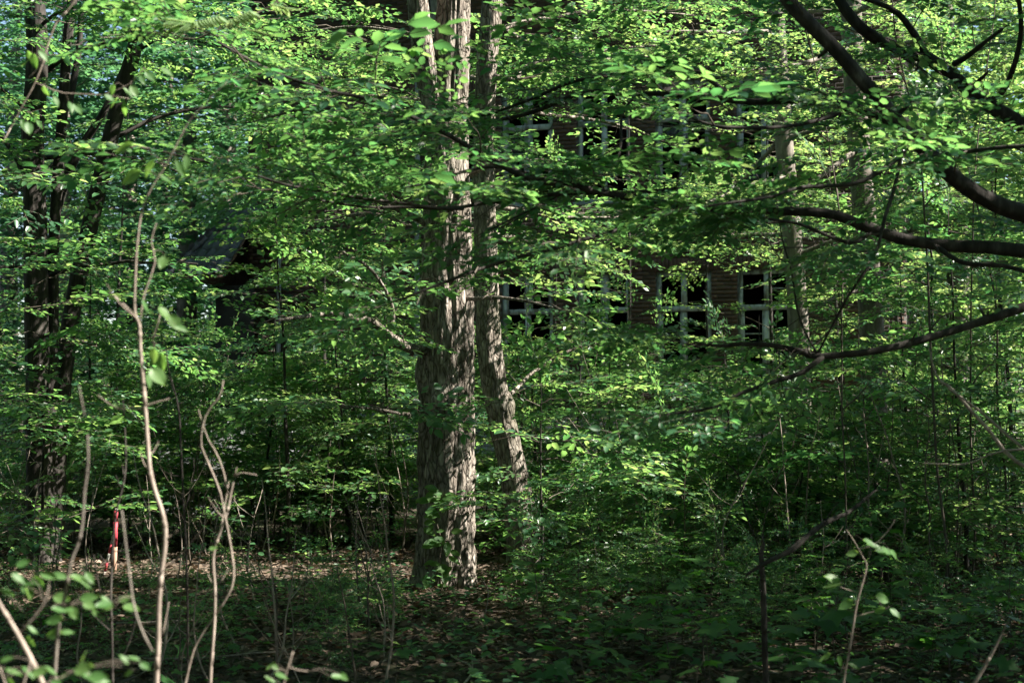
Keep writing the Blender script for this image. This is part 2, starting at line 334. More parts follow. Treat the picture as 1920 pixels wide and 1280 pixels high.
class Foliage:
    """collects spray placements and the thin boughs that carry them"""
    def __init__(s, lib='fine', keep=None): s.lib = LIB[lib]; s.pos = []; s.dir = []; s.sc = []; s.wood = MB(); s.keep = keep
    def spray(s, pos, d, scale=1.0):
        if s.keep is not False and not open_here(np.asarray(pos, float)): return
        s.pos.append(np.asarray(pos, float)); s.dir.append(np.asarray(d, float)); s.sc.append(scale)
    def bough(s, base, d, L, r=.008, droop=.10, every=.20, spread=.75, scale=1.0, sides=4, start=.15, jig=.36):
        d = np.asarray(d, float); d = d / np.linalg.norm(d)
        n = max(5, int(L / .16)); t = np.linspace(0, 1, n)
        h = np.cross(d, [0, 0, 1.]); h /= np.linalg.norm(h) + 1e-9
        bend = rng.normal(0, .16)
        p = np.asarray(base) + d[None] * (t * L)[:, None] + h[None] * (bend * L * t * t)[:, None]
        p[:, 2] += -droop * L * t * t + .02 * np.sin(t * 7 + bend * 30)
        p = wobble(p, .02, 5)
        s.wood.tube(p, [r, r * .25], sides, cap=False)
        m = max(1, int(L * (1 - start) / every)); side = 1 if rng.random() < .5 else -1
        for k in range(m):
            u = start + (1 - start) * (k + rng.uniform(.1, .9)) / m
            q = np.array([np.interp(u, t, p[:, c]) for c in range(3)])
            dd = d + side * h * spread * rng.uniform(.7, 1.5) + np.array([0, 0, rng.normal(0, .16)]); side = -side
            s.spray(q + rng.normal(0, .012, 3), dd, scale * rng.uniform(1 - jig, 1 + jig))
        s.spray(p[-1], p[-1] - p[-2], scale)
        return p
    def along(s, path, n, L, r=.007, start=.1, scale=1.0, rise=.12, every=.2, spread=.75, taper=.45):
        """side boughs in flat layers along a limb"""
        p = np.asarray(path); N = len(p); side = 1 if rng.random() < .5 else -1
        for k in range(n):
            u = start + (1 - start) * (k + rng.uniform(.1, .9)) / n
            i = min(N - 2, int(u * (N - 1))); T = p[i + 1] - p[i]; T = T / (np.linalg.norm(T) + 1e-9)
            h = np.cross(T, [0, 0, 1.]); h /= np.linalg.norm(h) + 1e-9
            d = T * rng.uniform(.35, .9) + side * h * rng.uniform(.6, 1.0) + np.array([0, 0, rng.normal(rise, .16)]); side = -side
            s.bough(p[i], d, L * (1 - taper * u) * rng.uniform(.6, 1.25), r, scale=scale, every=every, spread=spread)
    def build(s, parent, mat='leaf', name='foliage', twig='twig', tshift=0.0, sub=None):
        if not s.pos: return
        pos = np.array(s.pos); d = np.array(s.dir); sc = np.array(s.sc); n = len(pos)
        up = np.array([0, 0, 1.]) + rng.normal(0, .20, (n, 3))
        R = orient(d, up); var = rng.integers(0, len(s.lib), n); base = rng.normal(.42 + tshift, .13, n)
        Vs = []; Qs = []; Ts = []; TV = []; TQ = []; nv = 0; nt = 0
        for k, sp in enumerate(s.lib):
            ix = np.nonzero(var == k)[0]
            if not len(ix): continue
            V = np.einsum('nij,vj->nvi', R[ix], sp['V']) * sc[ix, None, None] + pos[ix, None]
            Q = sp['Q'][None] + (np.arange(len(ix)) * len(sp['V']))[:, None, None] + nv
            tl = np.clip(base[ix, None] + rng.normal(0, .20, (len(ix), sp['n'])), 0, 1)
            Vs.append(V.reshape(-1, 3)); Qs.append(Q.reshape(-1, 4)); Ts.append(np.repeat(tl, sp['k'], 1).ravel()); nv += V.shape[0] * V.shape[1]
            W = np.einsum('nij,vj->nvi', R[ix], sp['TV']) * sc[ix, None, None] + pos[ix, None]
            TQ.append((sp['TQ'][None] + (np.arange(len(ix)) * len(sp['TV']))[:, None, None] + nt).reshape(-1, 4)); TV.append(W.reshape(-1, 3)); nt += W.shape[0] * W.shape[1]
        me = make_mesh(name, np.concatenate(Vs), [np.concatenate(Qs)], np.concatenate(Ts))
        fo = link(name, me, mat, parent, kind="stuff")
        if s.lib is not LIB['low']: s.wood.add(np.concatenate(TV), np.concatenate(TQ))
        s.wood.build('twigs', twig, parent, smooth=True, kind="stuff")
        global LEAVES; LEAVES += sum(len(t) for t in Ts) // s.lib[0]['k']
        return fo
GAPS = [(925, 1440, 165, 310, .30, 25), (1070, 1480, 500, 630, .34, 25), (290, 560, 780, 940, .55, 19.5), (745, 925, -40, 205, .06, 11.95), (765, 910, 400, 1040, .07, 11.95), (890, 960, 60, 170, .4, 13.6), (890, 950, 280, 760, .5, 13.6), (310, 490, 385, 530, .08, 24), (385, 530, 520, 660, .25, 26),
        (595, 725, 380, 490, .55, 26), (1445, 1545, 440, 660, .12, 18.7), (1575, 1690, 470, 640, .2, 16.7), (1580, 1680, 780, 920, .25, 16.7), (38, 112, 120, 700, .30, 13.7), (120, 255, 90, 470, .35, 14.2), (960, 1250, 755, 850, .5, 26)]
def open_here(q):
    """thinner foliage where the photograph looks through to trunks, windows and bare wall"""
    v = q - np.array([0, 0, EYE]); dpt = v[1] * CP + v[2] * SP; yc = v[2] * CP - v[1] * SP
    if dpt < 2: return True
    px = 960 + v[0] / dpt * F; py = 640 - yc / dpt * F
    for x0, x1, y0, y1, pr, dm in GAPS:
        if x0 < px < x1 and y0 < py < y1 and dpt < dm and rng.random() > pr: return False
    return True
LEAVES = 0
def crown(center, radii, n, leaf=.16, clumps=40, seed=0, hollow=.35):
    """leaves of a high crown spread through its volume in clumps: vertices, quads, tints"""
    g = np.random.default_rng(seed)
    c = g.normal(0, 1, (clumps, 3)); c /= np.linalg.norm(c, axis=1)[:, None]; c *= (hollow + (1 - hollow) * g.random(clumps) ** .6)[:, None]
    c = c * np.asarray(radii) + np.asarray(center)
    k = g.integers(0, clumps, n); q = c[k] + g.normal(0, 1, (n, 3)) * np.array([.21, .21, .11]) * np.asarray(radii)
    d = g.normal(0, 1, (n, 3)) * [1, 1, .35]; up = np.array([0, 0, 1.]) + g.normal(0, .5, (n, 3))
    V, Q, kk = place_leaves(q, d, up, leaf * g.uniform(.6, 1.3, n), True)
    return V, Q, np.repeat(np.clip(g.normal(.45, .2, n), 0, 1), kk), c
# ================================================================== the ground
def warp(n, near, far):
    u = np.linspace(-1, 1, n); return np.sign(u) * (near * np.abs(u) + (far - near) * np.abs(u) ** 5)
gx = warp(181, 14, 260); gy = 10 + warp(181, 14, 260)
GX, GY = np.meshgrid(gx, gy)
GZ = gh(GX, GY)
ii, jj = np.meshgrid(np.arange(180), np.arange(180)); a0 = (jj * 181 + ii).ravel()
link('forest_ground', make_mesh('forest_ground', np.stack([GX, GY, GZ], -1).reshape(-1, 3), [np.stack([a0, a0 + 1, a0 + 182, a0 + 181], 1)], smooth=True), 'soil', kind="structure")

def litter(name, n, d0, d1, seed, size):
    g = np.random.default_rng(seed)
    d = np.sqrt(g.uniform(d0 ** 2, d1 ** 2, n)); x = g.uniform(-.44, .44, n) * d; x = x + g.normal(0, .3, n)
    z = gh(x, d) + g.uniform(.004, .03, n)
    a = g.uniform(0, 6.28, n); dr = np.stack([np.cos(a), np.sin(a), g.normal(0, .25, n)], 1)
    V, Q, k = place_leaves(np.stack([x, d, z], 1), dr, np.array([0, 0, 1.]) + g.normal(0, .35, (n, 3)), size * g.uniform(.5, 1.2, n))
    V[:, 2] = np.maximum(V[:, 2], gh(V[:, 0], V[:, 1]) + .003)
    return V, Q, np.repeat(g.beta(2, 2.2, n), k)
V, Q, T = litter('leaf_litter', 46000, 5, 17, 5, .07)
link('leaf_litter', make_mesh('leaf_litter', V, [Q], T), 'litter', kind="stuff", label="brown fallen leaves covering the forest floor", category="leaf litter")

# ================================================================== the abandoned brick building
TH = math.radians(18); CT, ST = math.cos(TH), math.sin(TH)
FD = 26.0; FO = np.array([(1280 - 960) / F * FD, FD, 0.0]); FU = np.array([CT, -ST, 0]); FN = np.array([-ST, -CT, 0]); ZZ = np.array([0, 0, 1.])
def fw(s, z, o=0.0): return FO + FU * s + FN * o + ZZ * z
def s_of(px):
    r = (px - 960) / F; return (r * FO[1] - FO[0]) / (CT + r * ST)
S0, S1 = s_of(462), s_of(1700); ZTOP = 10.1; ZPL = 1.45
PITCH_W = s_of(1437) - s_of(1282); SW = [s_of(1282) + k * PITCH_W for k in (-4, -3, -2, -1, 0, 1, 2)]
WW = 1.03
low = [(s, 1.83, 3.96) for s in SW[2:6]]
upp = [(s, 5.30, 7.50) for s in SW[1:6]]
openings = [(s - WW / 2, s + WW / 2, z0, z1) for s, z0, z1 in low + upp]
bld = empty('brick_building', fw((S0 + S1) / 2, 0), "abandoned two-storey red brick building with broken white windows behind the trees", "building")
# wall core (mortar face) around the openings
wall = MB()
zs = sorted({0, ZPL, ZTOP, *[o[2] for o in openings], *[o[3] for o in openings]})
for z0, z1 in zip(zs[:-1], zs[1:]):
    cuts = sorted([(o[0], o[1]) for o in openings if o[2] <= z0 + 1e-6 and o[3] >= z1 - 1e-6]); x = S0
    for c0, c1 in cuts + [(S1, S1)]:
        if c0 - x > .01: wall.box(fw(x, z0, -.40), FU * (c0 - x), FN * .388, ZZ * (z1 - z0))
        x = c1
wall_o = wall.build('wall', 'mortar', bld)
# bricks: every one a block of its own; the ones seen best are single objects
BL, BH, J, BD = .240, .064, .012, .10
unit = MB(); unit.box([-.5, -.5, -.5], [1, 0, 0], [0, 1, 0], [0, 0, 1])
unit_me = make_mesh('brick', np.concatenate(unit.V), [np.concatenate(unit.Q)], np.zeros(8)); unit_me.materials.append(M['brick'])
patches = [(1042, 265, 40), (1050, 300, 40), (1195, 265, 40), (1345, 245, 40), (1195, 560, 45), (1360, 550, 45), (660, 440, 90), (500, 560, 60), (1600, 570, 70), (1120, 745, 70), (1290, 470, 60), (1080, 480, 50)]
pc = []
for px, py, rr in patches:
    s = s_of(px); d = FO[1] - ST * s; pc.append((s, EYE + (750 - py) / F * d, rr / F * d))
RB = Matrix(((FU[0], FN[0], 0), (FU[1], FN[1], 0), (0, 0, 1))).to_4x4()
masses = MB(); singles = []; row = 0; z = ZPL + .02
g = np.random.default_rng(21)
while z + BH < ZTOP:
    off = (row % 2) * (BL + J) / 2; s = S0 - off
    spans = sorted([(o[0], o[1]) for o in openings if o[2] < z + BH * .6 and o[3] > z + BH * .4])
    while s < S1:
        a, b = max(s, S0), min(s + BL, S1)
        for c0, c1 in spans:
            if a < c1 and b > c0:
                if a < c0 and c0 - a > .03: b = c0
                elif b > c1 and b - c1 > .03: a = c1
                else: b = a
        if b - a > .03:
            pr = g.normal(0, .0035); t = g.random(); mid = ((a + b) / 2, z + BH / 2)
            w = min(((mid[0] - q[0]) ** 2 + (mid[1] - q[1]) ** 2) ** .5 / q[2] for q in pc)
            singles.append((w, a, b, z, pr, t))
        s += BL + J
    z += BH + J; row += 1
singles.sort()
for k, (w, a, b, z, pr, t) in enumerate(singles):
    if k < 300:
        o = bpy.data.objects.new('brick', unit_me); COL.objects.link(o); o.parent = wall_o
        o.matrix_world = Matrix.Translation(Vector(fw((a + b) / 2, z + BH / 2, pr - BD / 2))) @ RB @ Matrix.Diagonal((b - a, BD, BH, 1))
        o.matrix_parent_inverse = Matrix.Identity(4)
    else:
        masses.box(fw(a, z, pr - BD), FU * (b - a), FN * BD, ZZ * BH, tint=t)
masses.build('brickwork', 'brick', wall_o, kind="stuff")
# whitewashed plinth of larger blocks
pl = MB(); pl.box(fw(S0 - .03, 0, -.3), FU * (S1 - S0 + .06), FN * .34, ZZ * ZPL); pl_o = pl.build('plinth', 'mortar', bld)
pb = MB(); z = .02; row = 0
while z + .068 < ZPL:
    s = S0 - (row % 2) * .126
    while s < S1:
        a, b = max(s, S0 - .03), min(s + .24, S1 + .03)
        if b - a > .03 and g.random() > .012: pb.box(fw(a, z, .0), FU * (b - a), FN * (.052 + g.normal(0, .003)), ZZ * .068, tint=g.random())
        s += .25
    z += .078; row += 1
pb.build('whitewashed_brickwork', 'brick_white', pl_o, kind="stuff")
rl = MB(); s = S0 - .04
while s < S1: rl.box(fw(s, ZPL - .05, -.02), FU * .066, FN * (.11 + g.normal(0, .004)), ZZ * .12, tint=g.random()); s += .076
rl.build('plinth_course', 'brick', bld, kind="stuff")
lt = MB()
for a, b, z0, z1 in openings:
    s = a - .12
    while s < b + .1: lt.box(fw(s, z1 + .004, -.05), FU * .064, FN * (.062 + g.normal(0, .003)), ZZ * .235, tint=g.random()); s += .075
lt.build('lintel_course', 'brick', bld, kind="stuff")
# gutted rooms behind the openings
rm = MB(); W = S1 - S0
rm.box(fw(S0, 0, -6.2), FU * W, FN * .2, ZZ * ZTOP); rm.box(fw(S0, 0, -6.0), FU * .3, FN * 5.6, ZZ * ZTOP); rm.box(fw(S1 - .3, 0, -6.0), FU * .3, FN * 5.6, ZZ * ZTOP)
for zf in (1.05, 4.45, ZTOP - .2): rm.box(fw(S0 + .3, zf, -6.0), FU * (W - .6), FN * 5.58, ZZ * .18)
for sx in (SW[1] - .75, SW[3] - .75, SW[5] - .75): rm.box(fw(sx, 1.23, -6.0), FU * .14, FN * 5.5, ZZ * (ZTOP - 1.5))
rm.build('gutted_interior', 'shade_black', bld)
# windows
def window(s, z0, z1, broken):
    fw_ = .085; o0, dp = -.15, .07; a, b = s - WW / 2, s + WW / 2; h = z1 - z0; zt = z0 + h * .655
    fr = MB(); j = lambda: g.normal(0, .004)
    fr.box(fw(a, z0, o0), FU * fw_, FN * dp, ZZ * h); fr.box(fw(b - fw_, z0, o0), FU * fw_, FN * dp, ZZ * h)
    fr.box(fw(a + fw_, z0, o0 + .003), FU * (WW - 2 * fw_), FN * (dp - .006), ZZ * fw_); fr.box(fw(a + fw_, z1 - fw_, o0 + .003), FU * (WW - 2 * fw_), FN * (dp - .006), ZZ * fw_)
    w = fr.build('window', 'paint', bld)
    t = MB(); t.box(fw(a + .02, zt, o0 + .004), FU * (WW - .04), FN * (dp + .035), ZZ * .10); t.build('transom', 'paint', w)
    m = MB(); m.box(fw(s - .05, z0 + fw_, o0 + .006 + j()), FU * .10, FN * (dp + .012), ZZ * (zt - z0 - fw_)); m.box(fw(s - .05 + j(), zt + .10, o0 + .006), FU * .10, FN * (dp + .008), ZZ * (z1 - fw_ - zt - .10)); m.build('mullion', 'paint', w)
    sl = MB(); sl.box(fw(a - .06, z0 - .05, -.12), FU * (WW + .12), FN * .20, ZZ * .055); sl.build('sill', 'zinc', w)
    for k, (x0, x1) in enumerate(((a + fw_, s - .05), (s + .05, b - fw_))):
        for (y0, y1, nb) in ((z0 + fw_, zt, 2), (zt + .10, z1 - fw_, 1)):
            if g.random() < (.85 if not broken else .55):
                def bar(O, ax, ay, az): sb = MB(); sb.box(O, ax, ay, az); sb.build('glazing_bar', 'paint', w)
                bar(fw(x0, y0, o0 + .02), FU * .03, FN * .035, ZZ * (y1 - y0)); bar(fw(x1 - .03, y0, o0 + .02), FU * .03, FN * .035, ZZ * (y1 - y0))
                for q in range(nb):
                    zz = y0 + (y1 - y0) * (q + 1) / (nb + 1)
                    if g.random() < .6: bar(fw(x0 + .03, zz, o0 + .022 + j()), FU * (x1 - x0 - .06), FN * .028, ZZ * .025)
                for q in range(nb + 1):
                    if g.random() < .22:
                        ya = y0 + (y1 - y0) * q / (nb + 1) + .026; yb = y0 + (y1 - y0) * (q + 1) / (nb + 1)
                        # a shard left in its putty or a whole pane
                        xa, xb = x0 + .03, x1 - .03; o = o0 + .036
                        if g.random() < .5: pts = [(xa, ya), (xb, ya), (xb, yb), (xa, yb)]
                        else: pts = [(xa, ya), (xb, ya), (xb, ya + (yb - ya) * .7), (xa + (xb - xa) * .55, ya + (yb - ya) * .25), (xa, yb)]
                        Vp = [fw(x, y, o) for x, y in pts] + [fw(x, y, o - .004) for x, y in pts]; nn = len(pts)
                        link('pane', make_mesh('pane', Vp, [np.array([list(range(nn)), list(range(2 * nn - 1, nn - 1, -1))]), np.array([[k_, nn + k_, nn + (k_ + 1) % nn, (k_ + 1) % nn] for k_ in range(nn)])]), 'glass', w)
for i, (s, z0, z1) in enumerate(low + upp): window(s, z0, z1, i % 2 == 0)
# eaves and slate roof
ev = MB(); ev.box(fw(S0 - .4, ZTOP, -.5), FU * (W + .8), FN * .95, ZZ * .14); ev.build('eaves', 'old_wood', bld)
rf = MB(); up = (-FN * 1 + ZZ * 1.05); up = up / np.linalg.norm(up); nr = np.cross(FU, up)
rf.box(fw(S0 - .45, ZTOP + .145, .50), FU * (W + .9), up * 5.2, nr * .05)
rf_o = rf.build('roof', 'old_wood', bld)
sl = MB(); r = 0
while r * .28 < 5.0:
    s = S0 - .45 - (r % 2) * .15
    while s < S1 + .45:
        sl.box(fw(s, ZTOP + .145, .52) + up * (r * .28) + nr * (.052 if nr[2] > 0 else -.052), FU * .29, up * .36 - nr * .012, nr * (.016 + g.random() * .006), tint=g.random()); s += .30
    r += 1
sl.build('slates', 'slate', rf_o, kind="stuff")
# downpipes
for px in (527, 786):
    s = s_of(px); dpm = MB(); dpm.tube([fw(s, .25, .13), fw(s, 3, .13), fw(s, 6, .13), fw(s, ZTOP - .3, .13), fw(s, ZTOP, .35)], .05, 10)
    for zz in (1.1, 3.0, 5.0, 7.0):
        dpm.tube([fw(s, zz, .13), fw(s, zz + .05, .13)], .06, 10); dpm.box(fw(s - .015, zz, -.02), FU * .03, FN * .12, ZZ * .04)
    dpm.build('downpipe', 'zinc', bld, smooth=False)
gt = MB(); gt.tube([fw(S0 - .4, ZTOP + .04, .52), fw((S0 + S1) / 2, ZTOP + .03, .52), fw(S1 + .4, ZTOP + .04, .52)], .07, 10); gt.build('gutter', 'zinc', bld)
# lean-to porch with a tiled hip roof left of the corner
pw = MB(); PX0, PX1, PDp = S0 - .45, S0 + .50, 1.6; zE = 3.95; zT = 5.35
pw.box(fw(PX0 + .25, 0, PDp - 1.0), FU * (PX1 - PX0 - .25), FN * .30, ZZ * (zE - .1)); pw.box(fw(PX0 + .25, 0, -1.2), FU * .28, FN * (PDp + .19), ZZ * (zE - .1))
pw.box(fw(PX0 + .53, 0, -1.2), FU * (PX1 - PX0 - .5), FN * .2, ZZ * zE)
pw.build('porch_wall', 'shade_black', bld)  # porch brick in deep shade, its darkness put into this colour
A0 = fw(PX0 - .25, zE, PDp + .25); A1 = fw(PX1 - .02, zE, PDp + .25); B1 = fw(PX1 - .02, zT, .35); B0 = fw(PX1 - .60, zT, .35); C0 = fw(PX0 - .25, zE, -1.2); D0 = fw(PX1 - .6, zT, -1.2)
pr = MB()
def slab(mb, pts, th=.05):
    pts = np.array(pts); nn = np.cross(pts[1] - pts[0], pts[-1] - pts[0]); nn /= np.linalg.norm(nn); k = len(pts)
    Vp = np.vstack([pts, pts - nn * th]); mb.add(Vp, [[0, 1, 2, 3], [7, 6, 5, 4]] + [[i, 4 + i, 4 + (i + 1) % 4, (i + 1) % 4] for i in range(4)])
slab(pr, [A0, A1, B1, B0]); slab(pr, [C0, A0, B0, D0])
pr_o = pr.build('porch_roof', 'old_wood', bld)
# pantiles, each its own curved tile
tile = MB(); nx = 7; tv = []
for yy in (0, .34):
    for k in range(nx): u = k / (nx - 1); tv.append([u * .215 - .0, yy, .028 * math.sin(u * 2 * math.pi) + .012 + (0 if yy else .018)])
tv = np.array(tv); tvb = tv - [0, 0, .014]
tq = [[k, k + 1, nx + k + 1, nx + k] for k in range(nx - 1)] + [[2 * nx + k + 1, 2 * nx + k, 3 * nx + k, 3 * nx + k + 1] for k in range(nx - 1)] + [[k + 1, k, 2 * nx + k, 2 * nx + k + 1] for k in range(nx - 1)]
tile_me = make_mesh('roof_tile', np.vstack([tv, tvb]), [np.array(tq)], np.zeros(4 * nx)); tile_me.materials.append(M['slate'])
def tile_face(E0, E1, T0, T1):
    """rows of tiles from eave E0-E1 up to T0-T1"""
    ex = E1 - E0; n_r = int(np.linalg.norm((T1 - E1)) / .27)
    for r in range(n_r + 1):
        v = r / (n_r + .6); L0 = E0 + (T0 - E0) * v; L1 = E1 + (T1 - E1) * v; w = np.linalg.norm(L1 - L0); x = (L1 - L0) / w
        y = (T1 - E1); y = y - x * np.dot(x, y); y = y / np.linalg.norm(y); zz = np.cross(x, y)
        n_c = max(1, int(w / .2))
        for c in range(n_c):
            if g.random() < .03: continue
            o = bpy.data.objects.new('roof_tile', tile_me); COL.objects.link(o); o.parent = pr_o
            q = L1 - x * (.2 * (c + 1)) + zz * .022 + g.normal(0, .006, 3)
            R3 = Matrix((x, y, zz)).transposed().to_4x4()
            o.matrix_world = Matrix.Translation(Vector(q)) @ R3 @ Matrix.Rotation(g.normal(0, .035), 4, 'Z'); o.matrix_parent_inverse = Matrix.Identity(4)
tile_face(A0, A1, B0, B1); tile_face(C0, A0, D0, B0)
rg = MB()
for k in range(9):
    q0 = A0 + (B0 - A0) * (k / 9); q1 = A0 + (B0 - A0) * ((k + 1.15) / 9); rg.tube([q0 + ZZ * .06, q1 + ZZ * .075], [.085, .07], 8, tint=g.random())
rg.build('hip_tile_row', 'slate', pr_o)

# ================================================================== low grey wall in front of the left wing
gw = empty('garden_wall', P(560, 940, 20.5) * [1, 1, 0], "low grey rendered wall half hidden by undergrowth left of the big trunk", "wall")
w0, w1 = P(285, 900, 20.0), P(800, 900, 21.5); w0[2] = w1[2] = -.15; wu = (w1 - w0) / np.linalg.norm(w1 - w0); wn_ = np.array([wu[1], -wu[0], 0]); WL = np.linalg.norm(w1 - w0)
def rough_slab(name, s0, s1, h, th, parent, mat, seed):
    n = max(3, int((s1 - s0) / .12)); mz = 10; s = np.linspace(s0, s1, n); zz = np.linspace(0, 1, mz)
    SS, HH = np.meshgrid(s, zz); top = h + (vnoise(SS * 1.3 + seed, 3.3, 1) - .5) * .10
    dep = th / 2 + (vnoise(SS * 3 + seed, HH * 5, 4) - .5) * .02
    fr = w0 + wu * SS[..., None] + wn_ * dep[..., None] + ZZ * (HH * top)[..., None]; bk = w0 + wu * SS[..., None] - wn_ * (th / 2) + ZZ * (HH * top)[..., None]
    Vw = np.vstack([fr.reshape(-1, 3), bk.reshape(-1, 3)]); N = n * mz
    q = [[j * n + i, j * n + i + 1, (j + 1) * n + i + 1, (j + 1) * n + i] for j in range(mz - 1) for i in range(n - 1)]
    q += [[N + a for a in f[::-1]] for f in q] + [[(mz - 1) * n + i, (mz - 1) * n + i + 1, N + (mz - 1) * n + i + 1, N + (mz - 1) * n + i] for i in range(n - 1)]
    q += [[j * n, (j + 1) * n, N + (j + 1) * n, N + j * n] for j in range(mz - 1)] + [[j * n + n - 1, N + j * n + n - 1, N + (j + 1) * n + n - 1, (j + 1) * n + n - 1] for j in range(mz - 1)]
    link(name, make_mesh(name, Vw, [np.array(q)], smooth=False), mat, parent)
rough_slab('wall_panel', 0, 1.6, 1.45, .24, gw, 'render', 1); rough_slab('pillar', 1.6, 2.05, 1.75, .42, gw, 'render', 2); rough_slab('wall_panel', 2.05, WL, .95, .24, gw, 'render', 3)

# ================================================================== trees
def polar(px, d): return P(px, 750, d)
def base_at(px, d):
    x = (px - 960) / F * d; return np.array([x, d, float(gh(x, d))])
def pxpath(pts, d, dd=0.0):
    n = len(pts); return np.array([P(x, y, r[0] if r else d + dd * i / max(1, n - 1)) for i, (x, y, *r) in enumerate(pts)])
def limb(parent, pts, r, mat='bark_dark', name='limb', sides=8, wob=.02):
    p = wobble(smooth_path(pts, step=.1), wob, 3.5)
    mb = MB(); mb.tube(p, r, sides); o = mb.build(name, mat, parent, smooth=True); return p, o
def high_crown(parent, center, radii, n, seed, leaf=.16, trunk_top=None, mat='canopy', clumps=40):
    V, Q, T, c = crown(center, radii, n, leaf, clumps, seed)
    link('crown', make_mesh('crown', V, [Q], T), mat, parent, kind="stuff")
    if trunk_top is not None:
        mb = MB(); gg = np.random.default_rng(seed)
        for q in c[:14]:
            m = (trunk_top + q) / 2 + gg.normal(0, .25, 3) + ZZ * -.2
            mb.tube(smooth_path([trunk_top - ZZ * gg.uniform(0, 1.5), m, q], step=.4), [.06, .012], 5)
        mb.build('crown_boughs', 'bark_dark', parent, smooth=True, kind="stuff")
def foliage_on(parent, limbs, lib='fine', mat='leaf', L=.9, dens=3.0, scale=1.0, tshift=0.0, keep=None, **kw):
    f = Foliage(lib, keep)
    for p in limbs:
        ln = np.linalg.norm(np.diff(p, axis=0), axis=1).sum()
        f.along(p, max(2, int(ln * dens)), L, scale=scale, **kw); f.spray(p[-1], p[-1] - p[-2], scale)
    return f.build(parent, mat, tshift=tshift)

# --- the big ridged trunk in the middle
d1 = 12.2
t1 = empty('old_maple_tree', base_at(838, d1), "massive ridged tree trunk in the middle, forked at the top, sunlit on its right side", "tree")
mb = MB()
path1 = [P(838, 1135, d1), P(838, 1040, d1), P(839, 900, d1), P(838, 650, d1), P(839, 450, d1), P(838, 300, d1), P(845, 130, d1 + .05), P(851, 0, d1 + .1), P(858, -220, d1 + .2), P(850, -700, d1 + .3), P(858, -1400, d1 + .2)]
bark_trunk(mb, path1, [.245, .232, .225, .222, .205, .19, .165, .145, .14, .11, .06], 96, .024, .20, .085, .42, 1.0, knots=[(2.0, 2.6, .05, .12), (1.75, 4.6, .05, .10), (2.2, 5.6, .035, .09), (1.2, 5.0, .03, .12), (1.45, 1.5, .03, .1)])
mb.build('trunk', 'bark', t1, smooth=True)
mb = MB(); bark_trunk(mb, [P(830, 270, d1 - .02), P(812, 190, d1 - .06), P(795, 110, d1 - .10), P(783, 0, d1 - .12), P(770, -200, d1 - .2), P(700, -700, d1 - .6), P(660, -1100, d1 - 1)], [.10, .105, .092, .085, .08, .06, .03], 44, .035, .15, .06, seed=3.0)
mb.build('limb', 'bark', t1, smooth=True)
L1 = []
for pts, r in (([(800, 655, 12.1), (760, 650, 12.0), (725, 625, 11.9), (690, 600, 11.8), (620, 590, 11.2), (520, 600, 10.6)], [.05, .035, .012]),
               ([(728, 625, 11.9), (735, 590, 11.9), (722, 545, 11.8), (690, 500, 11.5), (640, 470, 11.2)], [.022, .01]),
               ([(800, 420, 12.2), (720, 380, 12.0), (610, 350, 11.2), (500, 345, 10.6)], [.03, .01]),
               ([(870, 560, 12.1), (950, 560, 11.8), (1050, 580, 11.5)], [.02, .008]),
               ([(800, 780, 12.1), (720, 770, 11.6), (640, 760, 11.0)], [.018, .007]),
               ([(870, 330, 12.2), (960, 300, 11.8), (1060, 320, 11.5), (1180, 330, 11.2)], [.025, .008]),
               ([(800, 240, 12.2), (700, 210, 12.4), (590, 200, 12.6), (470, 230, 12.6)], [.028, .008])):
    p, _ = limb(t1, pxpath(pts, d1), r, 'bark'); L1.append(p)
foliage_on(t1, L1, L=.75, dens=3.6)
high_crown(t1, (path1[-1] + [-.3, 0, 1.0]) * [1, 1, 1], (3.6, 3.6, 3.2), 2400, 51, .15, path1[-2])

